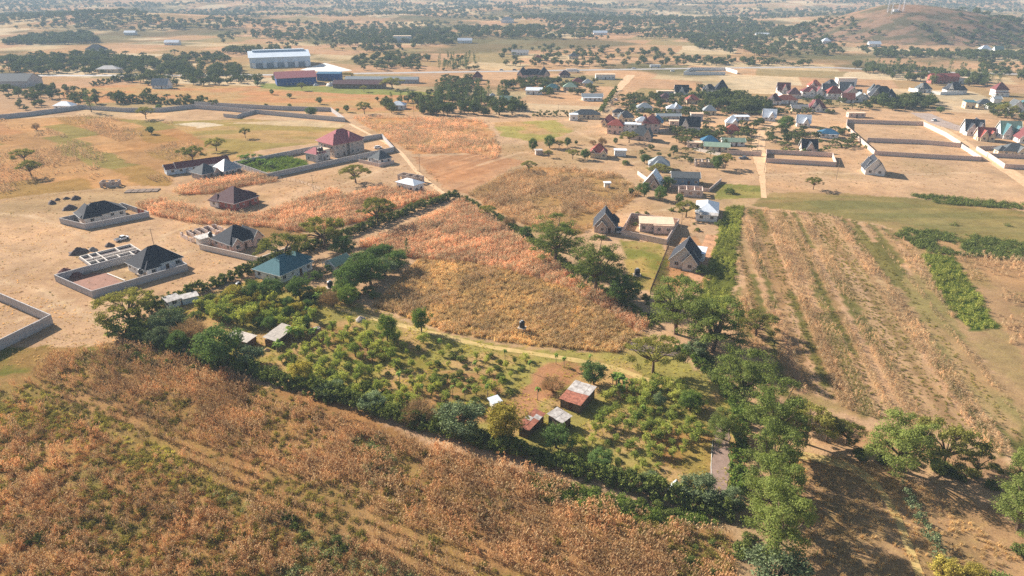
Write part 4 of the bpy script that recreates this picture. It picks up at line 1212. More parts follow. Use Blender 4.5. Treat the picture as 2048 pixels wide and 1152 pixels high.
def sheet_shed(name, label, A, B, Cc, h=2.4, rise=.5, key='rust', wallk='timber', mix=None, nsheet=6, low='near', cat="shed"):
    """shed under separate corrugated sheets; A,B,C are the roof-edge places in the photo dropped to the ground"""
    pos, rot, w, d = fp(A, B, Cc)
    root = thing(name, label, cat, (pos[0], pos[1], 0), R(rot))
    b = MB()
    for x, y, a, c in ((0, -d / 2 + .35, w - .6, .1), (0, d / 2 - .35, w - .6, .1), (-w / 2 + .35, 0, .1, d - .82), (w / 2 - .35, 0, .1, d - .82)): b.box((x, y, h / 2 - .1), (a, c, h))
    b.build("wall", WALLC[wallk], root)
    MB().box((0, -d / 2 + .29, 1.0), (.9, .06, 1.9)).build("door", DOOR, root)
    for sx in (-1, 1):
        for sy in (-1, 1): MB().box((sx * (w / 2 - .25), sy * (d / 2 - .25), h / 2 - .1), (.12, .12, h + .1)).build("post", WALLC['timber'], root)
    n = max(2, round(w / 1.1)) if nsheet is None else nsheet
    sw = w / n; waves = 7
    for row in range(2):
        y0, y1 = (-d / 2 - .2, .08) if row == 0 else (-.08, d / 2 + .2)
        for i in range(n):
            v, f = [], []
            for k in range(waves * 2 + 1):
                x = -w / 2 + i * sw + (sw + .06) * k / (waves * 2); zc = (.035 if k % 2 else 0) + .012 * (i % 2) + (.02 if row else 0)
                for y in (y0, y1):
                    v.append((x, y, h + .1 + rise * (y + d / 2) / d + zc))
            nn = len(v)
            v += [(x, y, z - .012) for x, y, z in v]
            for k in range(waves * 2):
                q = 2 * k; f.append((q, q + 2, q + 3, q + 1)); f.append((nn + q + 1, nn + q + 3, nn + q + 2, nn + q))
            kk = key if mix is None else mix[(i + row * n) % len(mix)]
            sh = link("roof_sheet", np_mesh("roof_sheet", v, f, ROOFC[kk]), root, (random.uniform(-.03, .03), random.uniform(-.08, .08), 0))
            sh.rotation_euler = (random.uniform(-.012, .012), random.uniform(-.012, .012), 0)
    return root
# ------------------------------------------------------------------ the left-hand houses and compounds
p, r, w, d = fp((292, 551), (266, 541), (357, 532))
house("bungalow", "black hip-roofed white bungalow in the near left walled yard", p, r, 13.0, 9.5, 2.9, 4.8, 'black', 'white', 'hip', wings=((-3.6, -4.2, 4.2, 4.0, 'hip', 1.9),))
wall("compound_wall", "grey block wall around the red-soil yard with the black-roofed white bungalow", [(187, 596), (376, 541), (344, 522), (262, 522), (113, 563)], 2.2, 'block', closed=True)
tank(284, 556, "black water tank beside the white bungalow's porch", 1.4, 1.6, 1.6)
MB_ = MB(); A_, B_ = Vector(at(215, 548)), Vector(at(250, 562)); dd_ = B_ - A_
tag(MB_.box(((A_.x + B_.x) / 2, (A_.y + B_.y) / 2, .12), (dd_.length, .4, .3), math.atan2(dd_.y, dd_.x)).build("yard_divider", WALLC['pale']), "low pale strip dividing the red-soil yard", "low wall")
yd = MB(); cs = [at(*q) for q in ((125, 562), (187, 588), (253, 569), (212, 546), (180, 545))]
yd.face([(c[0], c[1], .02) for c in cs])
tag(yd.build("yard_soil", surf("yard_red_soil", (146, 100, 78), var=.25, scale=.5, bump=.4)), "bare red soil inside the near left yard", "soil", kind="structure")

p, r, w, d = fp((182, 445), (163, 438), (238, 436))
house("bungalow", "grey and black gabled bungalow inside the upper left grey wall", p, r, 15.5, 8.5, 2.8, 3.8, 'black', 'pale', 'hip', wings=((-4.4, -1.0, 5.6, 10.5, 'hip', 4.0), (-.5, .5, 4.0, 10.0, 'hip', 3.4)))
wall("compound_wall", "low grey wall with a red gate around the upper left bungalow", [(172, 459), (299, 434), (247, 416), (122, 447)], 2.1, 'block', closed=True, gate=(1, .1, .45, 'red'))

p, r, w, d = fp((470, 502), (438, 491), (512, 489))
house("bungalow", "pink-walled bungalow with black hip roof beside unfinished block walls", p, r, 11.5, 10.5, 2.9, 4.6, 'black', 'pink', 'hip', wings=((-3.6, -4.4, 3.6, 3.4, 'gy', 1.8), (4.6, -2.0, 4.0, 8.0, 'gy', 2.6)))
wall("compound_wall", "pale wall in front of the pink-walled bungalow", [(401, 499), (520, 526), (590, 500)], 1.9, 'pale')
house("outbuilding", "flat-roofed pale outbuilding at the pink bungalow's wall corner", at(412, 487), 48, 5, 4, 2.6, .3, 'tin', 'pale', 'slab', cat="outbuilding", win=False)
tank(424, 488, "black water tank on the flat outbuilding by the pink bungalow", 1.5, 1.7, 2.8)

p, r, w, d = fp((476, 419), (430, 411), (513, 408))
house("brick_house", "red brick house with a tall brown hip roof beside the maize", p, r, 12.5, 13.5, 3.0, 4.8, 'brown', 'brick', 'hip', wings=((-4.6, 4.8, 4.4, 5.0, 'hip', 2.6, 2.6, 'brown', 'white'), (7.2, 1.0, 3.6, 6.5, 'hip', 1.6, 2.7, 'brown', 'pale')))
house("row_house", "long white row building with maroon roof behind two grey-roofed houses", at(406, 338), 36, 24, 6, 3.0, 2.0, 'maroon', 'lightblue', 'gx', wings=((-14.2, 0, 5.4, 5.4, 'gx', 1.6),))
wall("yard_wall", "curved grey wall in front of the maroon-roofed row building", [(354, 338), (370, 345), (395, 351)], 1.8, 'block')
p, r, w, d = fp((418, 359), (394, 352), (432, 355))
house("cottage", "brown-walled cottage with dark grey hip roof beside the maize block", p, r, 9, 9, 2.8, 3.8, 'darkgrey', 'raw', 'hip', wings=((2.4, -4.0, 3.6, 3.2, 'gy', 2.0),))
p, r, w, d = fp((457, 352), (436, 346), (474, 347))
house("cottage", "white-walled cottage with light grey pointed roof next to the big compound", p, r, 9.5, 9.5, 2.8, 4.4, 'grey', 'white', 'hip')

# big two-storey house
p, r, w, d = fp((678, 313), (640, 304), (727, 304))
house("two_storey_house", "big unfinished two-storey house with rose-red hip roof", p, r, 19.5, 14, 3.4, 5.6, 'rose', 'raw', 'hip', storeys=2, wings=((-6.6, -2.4, 8.0, 13.0, 'hip', 4.6), (3.0, -3.0, 7.0, 11.0, 'hip', 4.2)), over=1.0)
p, r, w, d = fp((638, 326), (610, 319), (657, 320))
house("annex_house", "small grey annex with rose roof in front of the big two-storey house", p, r, 6.5, 8.5, 4.0, 2.6, 'rose', 'block', 'hip', wings=((4.4, -.6, 3.6, 6.0, 'slab', .3, 5.2, 'slab', 'pale'),))
tank(641, 323, "left black tank on the annex of the two-storey house", 1.5, 1.8, 5.4)
tank(646, 322, "right black tank on the annex of the two-storey house", 1.5, 1.8, 5.4)
wall("compound_wall", "long grey wall around the big rose-roofed two-storey house", [(537, 357), (788, 303), (764, 276), (742, 279), (468, 333)], 2.4, 'block', closed=True)
vehicle(756, 297, 20, "white car parked inside the big house's walled yard", 'white', 'car')
p, r, w, d = fp((760, 330), (744, 325), (782, 325))
house("cottage", "pale green cottage with steep black roof outside the big compound wall", p, r, 7.5, 7, 2.7, 3.6, 'darkgrey', 'white', 'hip', wings=((-3.6, 2.8, 3, 3, 'slab', .2),))
wall("yard_wall", "low brown wall around the small black-roofed cottage", [(718, 325), (759, 334), (788, 327)], 1.6, 'rosy')
p, r, w, d = fp((833, 386), (797, 378), (845, 382))
house("tin_roofed_house", "plain grey house with a bright tin hip roof beside the pale footpath", p, r, 6.0, 10.5, 3.6, 1.7, 'white', 'white', 'hip', trim=False)

def shell(name, label, px, py, rot, w, d, h=2.6, mat='raw', inner=2, holes=True, cat="unfinished house"):
    """roofless block walls with openings"""
    p = at(px, py); root = thing(name, label, cat, p, R(rot))
    def run(x0, y0, x1, y1, openings):
        L = math.hypot(x1 - x0, y1 - y0); a = math.atan2(y1 - y0, x1 - x0); cur = 0
        segs = []
        for o0, o1, z0, z1 in openings:
            segs.append((cur, o0, 0, h)); segs.append((o0, o1, 0, z0)) if z0 > .05 else None; segs.append((o0, o1, z1, h)) if z1 < h - .05 else None; cur = o1
        segs.append((cur, L, 0, h)); b = MB()
        for s0, s1, z0, z1 in segs:
            if s1 - s0 > .01: b.box((x0 + math.cos(a) * (s0 + s1) / 2, y0 + math.sin(a) * (s0 + s1) / 2, (z0 + z1) / 2), (s1 - s0, .2, z1 - z0), a)
        b.build("wall", WALLC[mat], root)
    def ops(L): 
        n = max(1, int(L / 3.2)); return [((i + .5) * L / n - .6, (i + .5) * L / n + .6, .9 if i % 3 else 0, 2.1) for i in range(n)] if holes else []
    run(-w / 2, -d / 2, w / 2, -d / 2, ops(w)); run(-w / 2, d / 2, w / 2, d / 2, ops(w))
    run(-w / 2, -d / 2 + .1, -w / 2, d / 2 - .1, ops(d - .2)); run(w / 2, -d / 2 + .1, w / 2, d / 2 - .1, ops(d - .2))
    for i in range(inner):
        x = -w / 2 + (i + 1) * w / (inner + 1); run(x, -d / 2 + .1, x, d / 2 - .1, [(d * .3, d * .3 + 1, 0, 2.1)])
    return root
shell("roofless_building", "roofless brown block building behind the tin-roofed house", 822, 362, -32, 12, 4.5, 2.8, 'raw', 2)
shell("roofless_building", "small roofless brown room at the edge of the left maize", 222, 372, 10, 7.5, 4, 2.4, 'raw', 1)
shell("roofless_walls", "cluster of low unfinished block walls behind the pink bungalow", 408, 470, 48, 13, 9, 1.6, 'rosy', 4)
# foundation trenches
fr = thing("house_foundation", "grid of pale foundation walls on dark soil at the building site", "foundation", at(225, 513), R(47))
MB().box((0, 0, .05), (17, 13, .12)).build("fill", HEAP['dark'], fr)
for i, (x0, y0, x1, y1) in enumerate(((-8, -6, 8, -6), (-8, 6, 8, 6), (-8, -6, -8, 6), (8, -6, 8, 6), (-8, -1.5, 8, -1.5), (-8, 1.0, 8, 1.0), (-3, -6, -3, 6), (3, 1, 3, 6), (1, -6, 1, -1.5), (5, -6, 5, -1.5), (-5.5, -6, -5.5, -1.5), (-5.5, 1, -5.5, 6))):
    L = math.hypot(x1 - x0, y1 - y0)
    MB().box(((x0 + x1) / 2, (y0 + y1) / 2, .45 + .003 * i), (L + .3, .3, .72), math.atan2(y1 - y0, x1 - x0)).build("foundation_wall", WALLC['pale'], fr)
for a in ((158, 506, 34, "large dark gravel heap left of the foundation", 'dark'), (186, 501, 20, "grey sand heap behind the large dark gravel heap", 'grey'), (219, 492, 20, "dark heap above the foundation grid", 'dark'),
          (277, 507, 17, "dark heap right of the foundation grid", 'dark'), (130, 546, 30, "dark red heap at the far corner of the red-soil yard", 'red'), (150, 551, 32, "red soil heap against the red-soil yard's wall", 'red'), (176, 543, 30, "grey sand heap behind the red-soil yard's wall", 'grey'),
          (104, 407, 20, "leftmost dark heap behind the upper left bungalow", 'dark'), (115, 400, 12, "small dark heap second from left behind the upper bungalow", 'dark'), (133, 398, 13, "small dark heap third from left behind the upper bungalow", 'dark'), (152, 398, 20, "rightmost dark heap behind the upper left bungalow", 'dark'),
          (140, 418, 26, "long dark heap beside the upper left bungalow's wall", 'dark'), (1207, 478, 26, "tan sand heap in front of the small black gabled house", 'tan'), (722, 641, 26, "grey brushwood heap in the orchard by the wheel track", 'brush'), (633, 657, 22, "ash patch on the ground in the orchard", 'brush'), (534, 701, 14, "small red soil heap below the long cement-roofed shed", 'tan')):
    pile(a[0], a[1], a[2], a[3], a[4], .12 if 'patch' in a[3] else .35)
vehicle(244, 480, 60, "white pickup standing on the bare building site", 'white', 'pickup')
sk = thing("stacked_blocks", "flat field of drying grey blocks beyond the upper left bungalow", "blocks", at(285, 382), R(8))
for i in range(5):
    for j in range(2):
        MB().box((-5.6 + i * 2.8, -1.3 + j * 2.6, .18), (2.5, 2.3, .36)).build("block_row", WALLC['timber'], sk)
wall("corner_wall", "grey panelled wall corner at the left edge of the picture", [(-70, 737), (106, 648), (-70, 571)], 2.7, 'block', step=2.6)

# ------------------------------------------------------------------ inside the hedged plot
p, r, w, d = fp((565, 567), (517, 552), (620, 539))
house("teal_roofed_house", "teal hip-roofed house half hidden by the farm trees", p, r, 13.5, 11, 2.9, 3.6, 'teal', 'white', 'hip', wings=((6.0, 1.0, 6.5, 8.0, 'hip', 2.4),))
p, r, w, d = fp((668, 546), (648, 541), (705, 532))
house("green_roofed_house", "pale green-roofed outbuilding right of the teal-roofed house", p, r, 6.5, 5, 2.4, 1.5, 'green', 'white', 'gx', cat="outbuilding")
house("white_hut", "small white hut by the back hedge behind the grey-green tree", at(347, 612), 48, 3.4, 2.6, 2.2, .6, 'tin', 'white', 'mono', cat="hut")
house("long_white_hut", "low pale blue hut at the back hedge beside the white hut", at(380, 604), 36, 4.2, 2.2, 1.8, .4, 'tin', 'lightblue', 'mono', cat="hut")
sheet_shed("cement_roofed_shed", "long cement-roofed animal shed with palms beside it", (553, 697), (530, 692), (590, 668), 2.0, .5, 'asbestos', 'timber', None, 6)
sheet_shed("cement_roofed_shed", "pale cement-roofed shed half hidden under the big dark tree", (494, 699), (455, 690), (515, 684), 1.9, .4, 'asbestos', 'timber', None, 5)
sheet_shed("rusty_shed", "shed with rusty red and silver iron sheets by the red soil", (1118, 815), (1143, 781), (1158, 833), 2.3, .5, 'rust', 'timber', ('rust', 'rust', 'rust', 'rust', 'tin', 'tin', 'tin', 'tin'), 4)
sheet_shed("white_sheet_shed", "small shed with pale iron sheet roof between the rusty sheds", (1122, 865), (1095, 849), (1142, 850), 2.3, .3, 'tin', 'timber', None, 4)
sheet_shed("rusty_lean_to", "narrow rusty iron shed behind the yellow-green tree", (1056, 880), (1040, 868), (1082, 842), 2.2, .3, 'rust', 'timber', ('rust', 'rust', 'rust', 'tin'), 5)
house("small_shed", "small white roof peeping behind the yellow-green tree", at(990, 815), 30, 1.8, 1.6, 1.8, .3, 'white', 'white', 'mono', cat="shed", win=False)
tank(1044, 665, "black water tank on a stand in the dry meadow", 1.5, 1.9, 1.6)
tank(662, 586, "black water tank on a stand among the farm trees", 1.6, 2.0, 2.0)
tank(1274, 551, "black water tank on the grass by the line of tall trees", 1.8, 2.1, .3)
tank(481, 590, "black tank on a low stand at the orchard's brown-leaved corner", 1.6, 1.9, 2.2)
gp = thing("gate_post", "red and white striped post at the lower right plot corner", "post", at(1424, 1000))
for i in range(5): MB().tube((0, 0, i * .5 - .02), (0, 0, i * .5 + .48), .09, .09, 8).build("band", surf("post_red", (180, 60, 48)) if i % 2 else TRIM, gp)
house("guard_hut", "tiny white-gabled hut at the foot of the front hedge", at(1348, 978), 60, 1.0, .8, .7, .6, 'white', 'white', 'gx', cat="hut", win=False)
pole(505, 640, "thin pole standing in the left part of the orchard", 6.5, False, .07)
pole(650, 566, "slender pole in front of the teal-roofed house", 7.5, True, .08)

# ------------------------------------------------------------------ houses right of the plot
house("gabled_house", "small black gabled house beside the pale maize with a white pickup", at(1209, 458), -8, 7.5, 8.5, 2.9, 4.6, 'black', 'raw', 'gy', wings=((-1.0, -3.4, 3.0, 3.4, 'gy', 1.8), (3.2, 2.2, 3.5, 4, 'hip', 2.6)))
vehicle(1238, 463, 80, "white pickup beside the small black gabled house", 'white', 'pickup')
pole(1224, 470, "pale lamp pole in front of the small black gabled house", 5.0, False, .09)
p, r, w, d = fp((1284, 470), (1272, 452), (1340, 473))
flt = house("unfinished_house", "unfinished flat-roofed house with open front in a walled plot", (p[0] + 1, p[1] + 2, 0), -8, 12, 8, 3.2, .3, 'slab', 'rosy', 'slab', wings=((2.5, -4.4, 7.0, 1.6, 'slab', .3, 3.1),), cat="unfinished house")
wall("compound_wall", "pale wall around the unfinished flat-roofed house", [(1243, 471), (1332, 490), (1357, 448), (1262, 436)], 2.0, 'rosy', closed=True)
p, r, w, d = fp((1382, 537), (1342, 530), (1401, 529))
house("gabled_house", "pale house with three black gables edged in white by the earth lane", (p[0], p[1], 0), -22, 8.5, 9.5, 3.0, 4.6, 'black', 'pale', 'gy', wings=((2.2, -4.2, 4.4, 3.4, 'gy', 2.8), (1.2, 6.4, 8.5, 5.0, 'mono', .6, 2.8, 'white', 'white')))
p, r, w, d = fp((1392, 437), (1392, 420), (1429, 438))
house("tin_roofed_house", "long house with a bright white tin roof next to the green crop strip", at(1413, 428), -16, 8, 14, 2.9, 2.4, 'white', 'white', 'hip', wings=((0, -7.4, 8, 4.5, 'mono', .7, 2.6, 'tin', 'white'),), trim=False)
house("tin_roofed_house", "grey tin hip-roofed house near the middle of the dry ground", at(1317, 338), -10, 9.5, 8, 2.8, 3.8, 'grey', 'block', 'hip', wings=((0, -3.5, 5, 4, 'hip', 2.4),), trim=False)
house("a_frame_house", "house with a steep white A-shaped tin roof beside round trees", at(1306, 374), -20, 8, 8, 2.2, 5.2, 'white', 'raw', 'gy', wings=((1.2, -3.8, 3.6, 3.0, 'gy', 2.6, 2.2, 'maroon'),))
house("blue_house", "blue-grey boarded house with a dark roof behind a low wall", at(1369, 366), -8, 12, 8, 3.6, 1.6, 'darkgrey', 'bluegrey', 'gx')
wall("garden_wall", "low wall enclosing the blue-grey house's garden", [(1342, 375), (1418, 384), (1442, 363)], 1.4, 'rosy')
shell("roofless_building", "pale roofless house in front of the blue-grey house", 1380, 389, -12, 10, 7, 3.0, 'rosy', 2)
shell("roofless_building", "ruined brown walls with loose tin sheets beside a leafy tree", 1410, 331, -10, 10, 6, 2.6, 'raw', 2)
house("white_kiosk", "bare white box-like kiosk on the dry ground", at(1240, 311), -5, 6, 4, 3.0, .2, 'white', 'white', 'slab', cat="kiosk", win=False)
house("red_roofed_cottage", "lone cottage with bright red pointed roof and two small gables", at(1197, 313), -8, 8, 7.5, 2.8, 4.2, 'red', 'cream', 'hip', wings=((2.6, -3.2, 3.2, 2.8, 'gy', 2.0), (-3.0, -2.6, 2.6, 2.4, 'gy', 1.8)))
house("small_hut", "small brown block hut left of the lone red-roofed cottage", at(1077, 309), 10, 3.4, 3, 2.4, .2, 'tin', 'raw', 'slab', cat="hut", win=False)
house("white_box_hut", "tiny white box hut standing in the pale maize field", at(1214, 374), 0, 2.6, 2.2, 2.0, .2, 'white', 'white', 'slab', cat="hut", win=False)
fn = thing("timber_fence", "dark upright timber fence along the earth lane", "fence", at(1300, 588))
A_, B_ = Vector(at(1300, 588)), Vector(at(1338, 492)); n_ = 70
fm = MB().box((0, 0, .9), (.14, .05, 1.8)).mesh("slat", WALLC['timber'])
for i in range(n_):
    q = A_.lerp(B_, i / n_) - A_; o = link("slat", fm, fn, tuple(q), math.atan2((B_ - A_).y, (B_ - A_).x) + random.uniform(-.1, .1), (random.uniform(2.2, 3.4), 1, random.uniform(.85, 1.1)))

# ------------------------------------------------------------------ the village
V = [  # px, py, rot, w, d, wall h, roof h, roof, wall, style, wings, label
    (1172, 236, -4, 21, 8, 3.0, 3.2, 'darkgrey', 'cream', 'hip', (), "long cream house with dark hip roof at the end of the dark hedge"),
    (1147, 240, 0, 6, 5, 4.0, .3, 'white', 'white', 'mono', (), "small white block hut at the left end of the village"),
    (1237, 232, -6, 9, 6, 3.0, 2.4, 'black', 'white', 'hip', (), "white house with black roof behind the maroon pyramid roof"),
    (1218, 252, -20, 9.5, 9, 3.0, 4.8, 'maroon', 'cream', 'hip', ((-2.5, -3.8, 3, 3, 'gy', 2.2),), "cream house under a maroon pyramid roof at the village edge"),
    (1232, 266, -20, 11, 9, 2.8, 3.2, 'red', 'pink', 'hip', (), "house with flat red hip roof beside the white two-storey block"),
    (1254, 266, -8, 11, 7, 3.0, .4, 'white', 'white', 'slab', ((7.2, -.5, 4.0, 6, 'slab', .3),), "white flat-roofed two-storey block in the village"),
    (1251, 243, -4, 11, 9, 3.4, 4.2, 'darkgrey', 'cream', 'hip', ((-4, -2.5, 3.6, 6, 'gy', 3.0),), "cream house with grey-black double roof above the red hip roof"),
    (1282, 278, -22, 13, 10, 3.0, 5.4, 'darkgrey', 'raw', 'hip', ((5.4, -3.0, 5.0, 6.5, 'gy', 4.6),), "brown house with black hip roof and brick gable in front of the white block"),
    (1302, 263, -16, 11, 10, 3.0, 4.8, 'maroon', 'rosy', 'hip', ((-4.6, -1, 3.6, 4, 'gy', 3),), "rosy house with maroon roof right of the white two-storey block"),
    (1284, 250, -6, 9, 7, 3.0, 2.8, 'white', 'white', 'hip', ((2, 3, 4, 4, 'hip', 3.6, 3.2, 'orange'),), "bright white-roofed house between grey and maroon roofs"),
    (1314, 252, -14, 8, 8, 3.0, 4.4, 'blue', 'cream', 'hip', (), "house with a blue pyramid roof in the village"),
    (1336, 240, -2, 18, 6, 3.2, 1.2, 'grey', 'block', 'gx', (), "long grey tin-roofed shed behind the blue pyramid roof"),
    (1378, 258, -12, 14, 9, 3.0, 5.0, 'black', 'white', 'gx', ((-3.0, -1.5, 4.5, 8, 'gy', 4.4), (4.5, 0, 6, 9.5, 'hip', 5.0)), "black multi-gabled house in the middle of the village"),
    (1352, 250, -6, 10, 5, 2.8, .3, 'slab', 'rosy', 'slab', (), "pale flat-roofed block left of the black multi-gabled house"),
    (1392, 240, -4, 9, 5, 4.6, .3, 'slab', 'block', 'slab', (), "grey flat-roofed upper room above the black multi-gabled house"),
    (1463, 253, -14, 9, 8, 3.0, 4.4, 'white', 'white', 'hip', ((2, -3, 4, 4, 'gy', 2.6),), "white house with silver pyramid roof beside a red canopy"),
    (1482, 240, 0, 11, 5, 2.6, .4, 'white', 'white', 'mono', (), "long low white roof behind the silver pyramid roof"),
    (1464, 266, -10, 9, 7, 2.6, 3.0, 'red', 'brick', 'hip', (), "low bright red roof in front of the silver pyramid roof"),
    (1418, 290, -8, 10, 8, 2.8, 3.0, 'blue', 'cream', 'hip', (), "dark blue-roofed house behind the pale green roof"),
    (1432, 300, -14, 15, 8, 2.8, 1.6, 'green', 'cream', 'gx', (), "long pale green-roofed house by the village wall"),
    (1465, 290, -4, 14, 6, 2.6, 1.6, 'green', 'white', 'gx', (), "flat pale green roof among trees left of the lane"),
    (1388, 294, -12, 9, 6, 3.0, .4, 'slab', 'rosy', 'slab', (), "unfinished rosy block house behind the low trees"),
    (1537, 240, -16, 9, 9, 3.0, 4.6, 'white', 'white', 'gx', ((1.6, -3.0, 3.6, 4, 'gy', 3.2),), "silver-gabled white house above the lane bend"),
    (1605, 252, -16, 9, 8, 3.0, 4.4, 'white', 'white', 'gx', ((1.6, -3, 3.4, 4, 'gy', 3.0),), "silver double-gabled house left of the walled plots"),
    (1655, 274, -10, 12, 8, 2.8, 2.4, 'blue', 'white', 'hip', ((2, -3.5, 5, 3, 'mono', .5, 2.4, 'white'),), "pale blue-roofed house half hidden left of the walled plot"),
    (1615, 303, -6, 9, 6.5, 2.9, 4.2, 'black', 'rosy', 'gx', ((0, -2.6, 4.2, 4.0, 'gy', 3.4),), "black-roofed house with a central gable behind the dark-walled plot"),
    (1744, 345, -16, 9.5, 12, 3.0, 5.2, 'black', 'white', 'gy', ((2.6, -2.0, 5, 9, 'gy', 3.4), (-2.4, 1, 5, 7, 'gy', 4.2)), "white house with stepped black gables on the open dry ground"),
    (1711, 234, -4, 13, 5, 3.0, .3, 'slab', 'rosy', 'slab', (), "long unfinished pale block above the walled plots"),
    # upper row
    (1288, 222, -4, 12, 9, 3.0, 3.2, 'grey', 'white', 'hip', (), "pale blue-grey hip-roofed house by bright green shrubs"),
    (1349, 224, -4, 13, 7, 3.0, 2.8, 'white', 'white', 'hip', ((1, 0, 4, 6, 'gy', 3.6),), "white-roofed house beside the green garden"),
    (1418, 228, -6, 10, 8, 3.0, 3.6, 'grey', 'cream', 'hip', (), "grey hip-roofed house below the dark tree clump"),
    (1384, 206, -4, 11, 9, 3.0, 3.6, 'red', 'cream', 'hip', ((-3, -2, 4, 5, 'gy', 2.8),), "red-roofed cream house above the dark tree clump"),
    (1330, 202, -4, 9, 8, 3.0, 3.4, 'brown', 'rosy', 'hip', (), "brown-roofed house left of the red-roofed cream house"),
    (1362, 188, -6, 12, 9, 3.0, 4.6, 'black', 'white', 'gx', ((0, -2.5, 4, 5, 'gy', 3.6),), "black gabled house at the edge of the orange field"),
    (1418, 185, -6, 12, 8, 3.0, 4.2, 'black', 'white', 'hip', ((-3, -2, 4, 5, 'gy', 3.6),), "low black-roofed house left of the tall pyramid roof"),
    (1442, 186, -8, 12, 11, 3.6, 7.6, 'black', 'white', 'hip', (), "white house with the tallest black pyramid roof"),
    (1330, 170 + 20, 0, 15, 6, 3.4, .3, 'slab', 'block', 'slab', (), "unfinished grey block left of the black gabled house"),
    (1210, 158, -2, 21, 8, 4.6, .4, 'slab', 'white', 'slab', (), "unfinished white flat-roofed block by the hedged lane"),
    (1184, 200, -2, 18, 9, 3.2, 2.0, 'grey', 'white', 'gx', ((0, -5, 16, 4, 'mono', .5, 2.6, 'white'),), "white house with grey roof and veranda beside the hedged lane"),
    (1068, 188, -8, 15, 8, 3.4, 1.6, 'white', 'white', 'mono', (), "white flat-tin-roofed building beside the dry square field"),
    (1140, 180, -6, 13, 9, 3.0, 3.6, 'green', 'cream', 'hip', (), "cream house with pale green roof among village trees"),
    (1155, 170, -4, 12, 9, 3.0, 3.6, 'maroon', 'cream', 'hip', (), "maroon-roofed house behind the pale green roof"),
    (1106, 182, -6, 13, 9, 3.0, 3.4, 'teal', 'cream', 'hip', (), "grey-teal roofed house left of the pale green roof"),
    (1175, 172, -6, 10, 9, 3.0, 3.4, 'grey', 'cream', 'hip', (), "grey-roofed house right of the maroon roof by the lane"),
    (1066, 156, -2, 30, 12, 4.0, 5.0, 'black', 'pink', 'hip', ((-11, -2, 12, 15, 'hip', 7.4), (12, -2, 12, 15, 'hip', 7.6), (15, -8.4, 6, 4, 'gy', 4.4), (-14, -8.4, 5, 3.4, 'gy', 3.6)), "large pink building with twin black roofs near the highway"),
    (1129, 154, 0, 12, 9, 2.6, 4.0, 'brown', 'rosy', 'hip', (), "small brown-roofed house right of the large twin-roofed building"),
    (955, 160, -4, 10, 9, 3.2, 5.0, 'maroon', 'rosy', 'hip', (), "maroon-roofed house at the end of a grey wall"),
    (1012, 218 - 12, -6, 10, 7, 3.0, 2.6, 'green', 'cream', 'gx', (), "pale green-roofed house inside the dark wood"),
    (985, 206, 0, 4, 4, 6.0, 1.8, 'grey', 'white', 'hip', (), "narrow white tower house in the dark wood"),
    (797, 217, -10, 12, 7, 3.0, 2.6, 'white', 'white', 'hip', (), "white-roofed house left of the dark wood"),
    # white-walled estate
    (1565, 186, -12, 11, 10, 3.4, 5.4, 'maroon', 'white', 'gx', ((1, -3, 4.4, 5, 'gy', 4.4),), "white house with maroon gables at the left of the estate"),
    (1587, 194, -12, 11, 10, 3.0, 4.8, 'brown', 'rosy', 'hip', (), "brown-roofed rosy house behind the low red roof"),
    (1628, 178, -10, 12, 10, 3.2, 5.0, 'orange', 'white', 'hip', ((-3, -3, 4, 4, 'gy', 3.6),), "orange-red roofed house at the top of the estate"),
    (1620, 190, -6, 17, 9, 3.4, 3.6, 'maroon', 'white', 'hip', ((6.5, -3.5, 6, 6, 'gy', 4.0), (0, -4, 5, 3, 'gy', 2.4)), "wide white house with maroon roof in the middle of the estate"),
    (1660, 178, -10, 13, 10, 3.2, 5.2, 'black', 'white', 'hip', ((-3, -3, 5, 5, 'gy', 4.6),), "black-roofed white house with a front gable at the estate's top"),
    (1655, 188, -12, 11, 10, 3.2, 5.4, 'darkgrey', 'white', 'gx', (), "grey-black roofed house behind the red pyramid roof"),
    (1666, 193, -6, 14, 10, 3.2, 5.4, 'red', 'white', 'hip', (), "white house with a red pyramid roof in the estate"),
    (1690, 187, -14, 12, 12, 3.4, 6.2, 'darkgrey', 'white', 'gx', ((3, -2, 6, 8, 'gy', 4.8),), "tall dark green-grey roofed house in the estate"),
    (1702, 194, -14, 12, 10, 3.2, 5.2, 'brown', 'rosy', 'gy', ((5.5, 1, 5, 7, 'gx', 3.4, 3.0, 'black'),), "rosy gabled house with brown roof in the estate"),
    (1694, 204, -12, 10, 8, 3.0, 4.0, 'orange', 'white', 'gx', (), "low orange-roofed white house at the estate's lower edge"),
    (1718, 203, -12, 11, 8, 3.0, 4.2, 'grey', 'white', 'gy', ((4, 1, 5, 6, 'gy', 3.2),), "white house with silver-grey gables at the estate's right"),
    (1690, 170, -3, 19, 9, 6.4, .5, 'slab', 'white', 'slab', (), "white two-storey flat block above the estate"),
    (1548, 208, -14, 10, 9, 3.2, 5.2, 'brown', 'white', 'hip', ((-2.5, -3, 4, 4, 'gy', 4.4),), "brown pyramid-roofed house left of the low red roof"),
    (1570, 206, -4, 19, 8, 3.0, 3.4, 'orange', 'white', 'hip', (), "long low red-orange roofed white house below the estate"),
    (1632, 222, -10, 13, 10, 3.0, 6.0, 'maroon', 'white', 'hip', ((-3, -1, 5, 8, 'gy', 5.2), (0, -4.4, 5, 3.4, 'gy', 3.4)), "white house with steep maroon roof at the dark hedge"),
    (1597, 222, 0, 13, 6, 2.6, 2.0, 'tin', 'cream', 'gx', (), "pale tin-roofed house behind the dark hedge"),
    (1752, 190, -10, 13, 10, 3.4, 5.2, 'darkgrey', 'white', 'hip', ((-3, 2, 7, 8, 'hip', 6.0),), "grey-black roofed house behind the dark roof mass"),
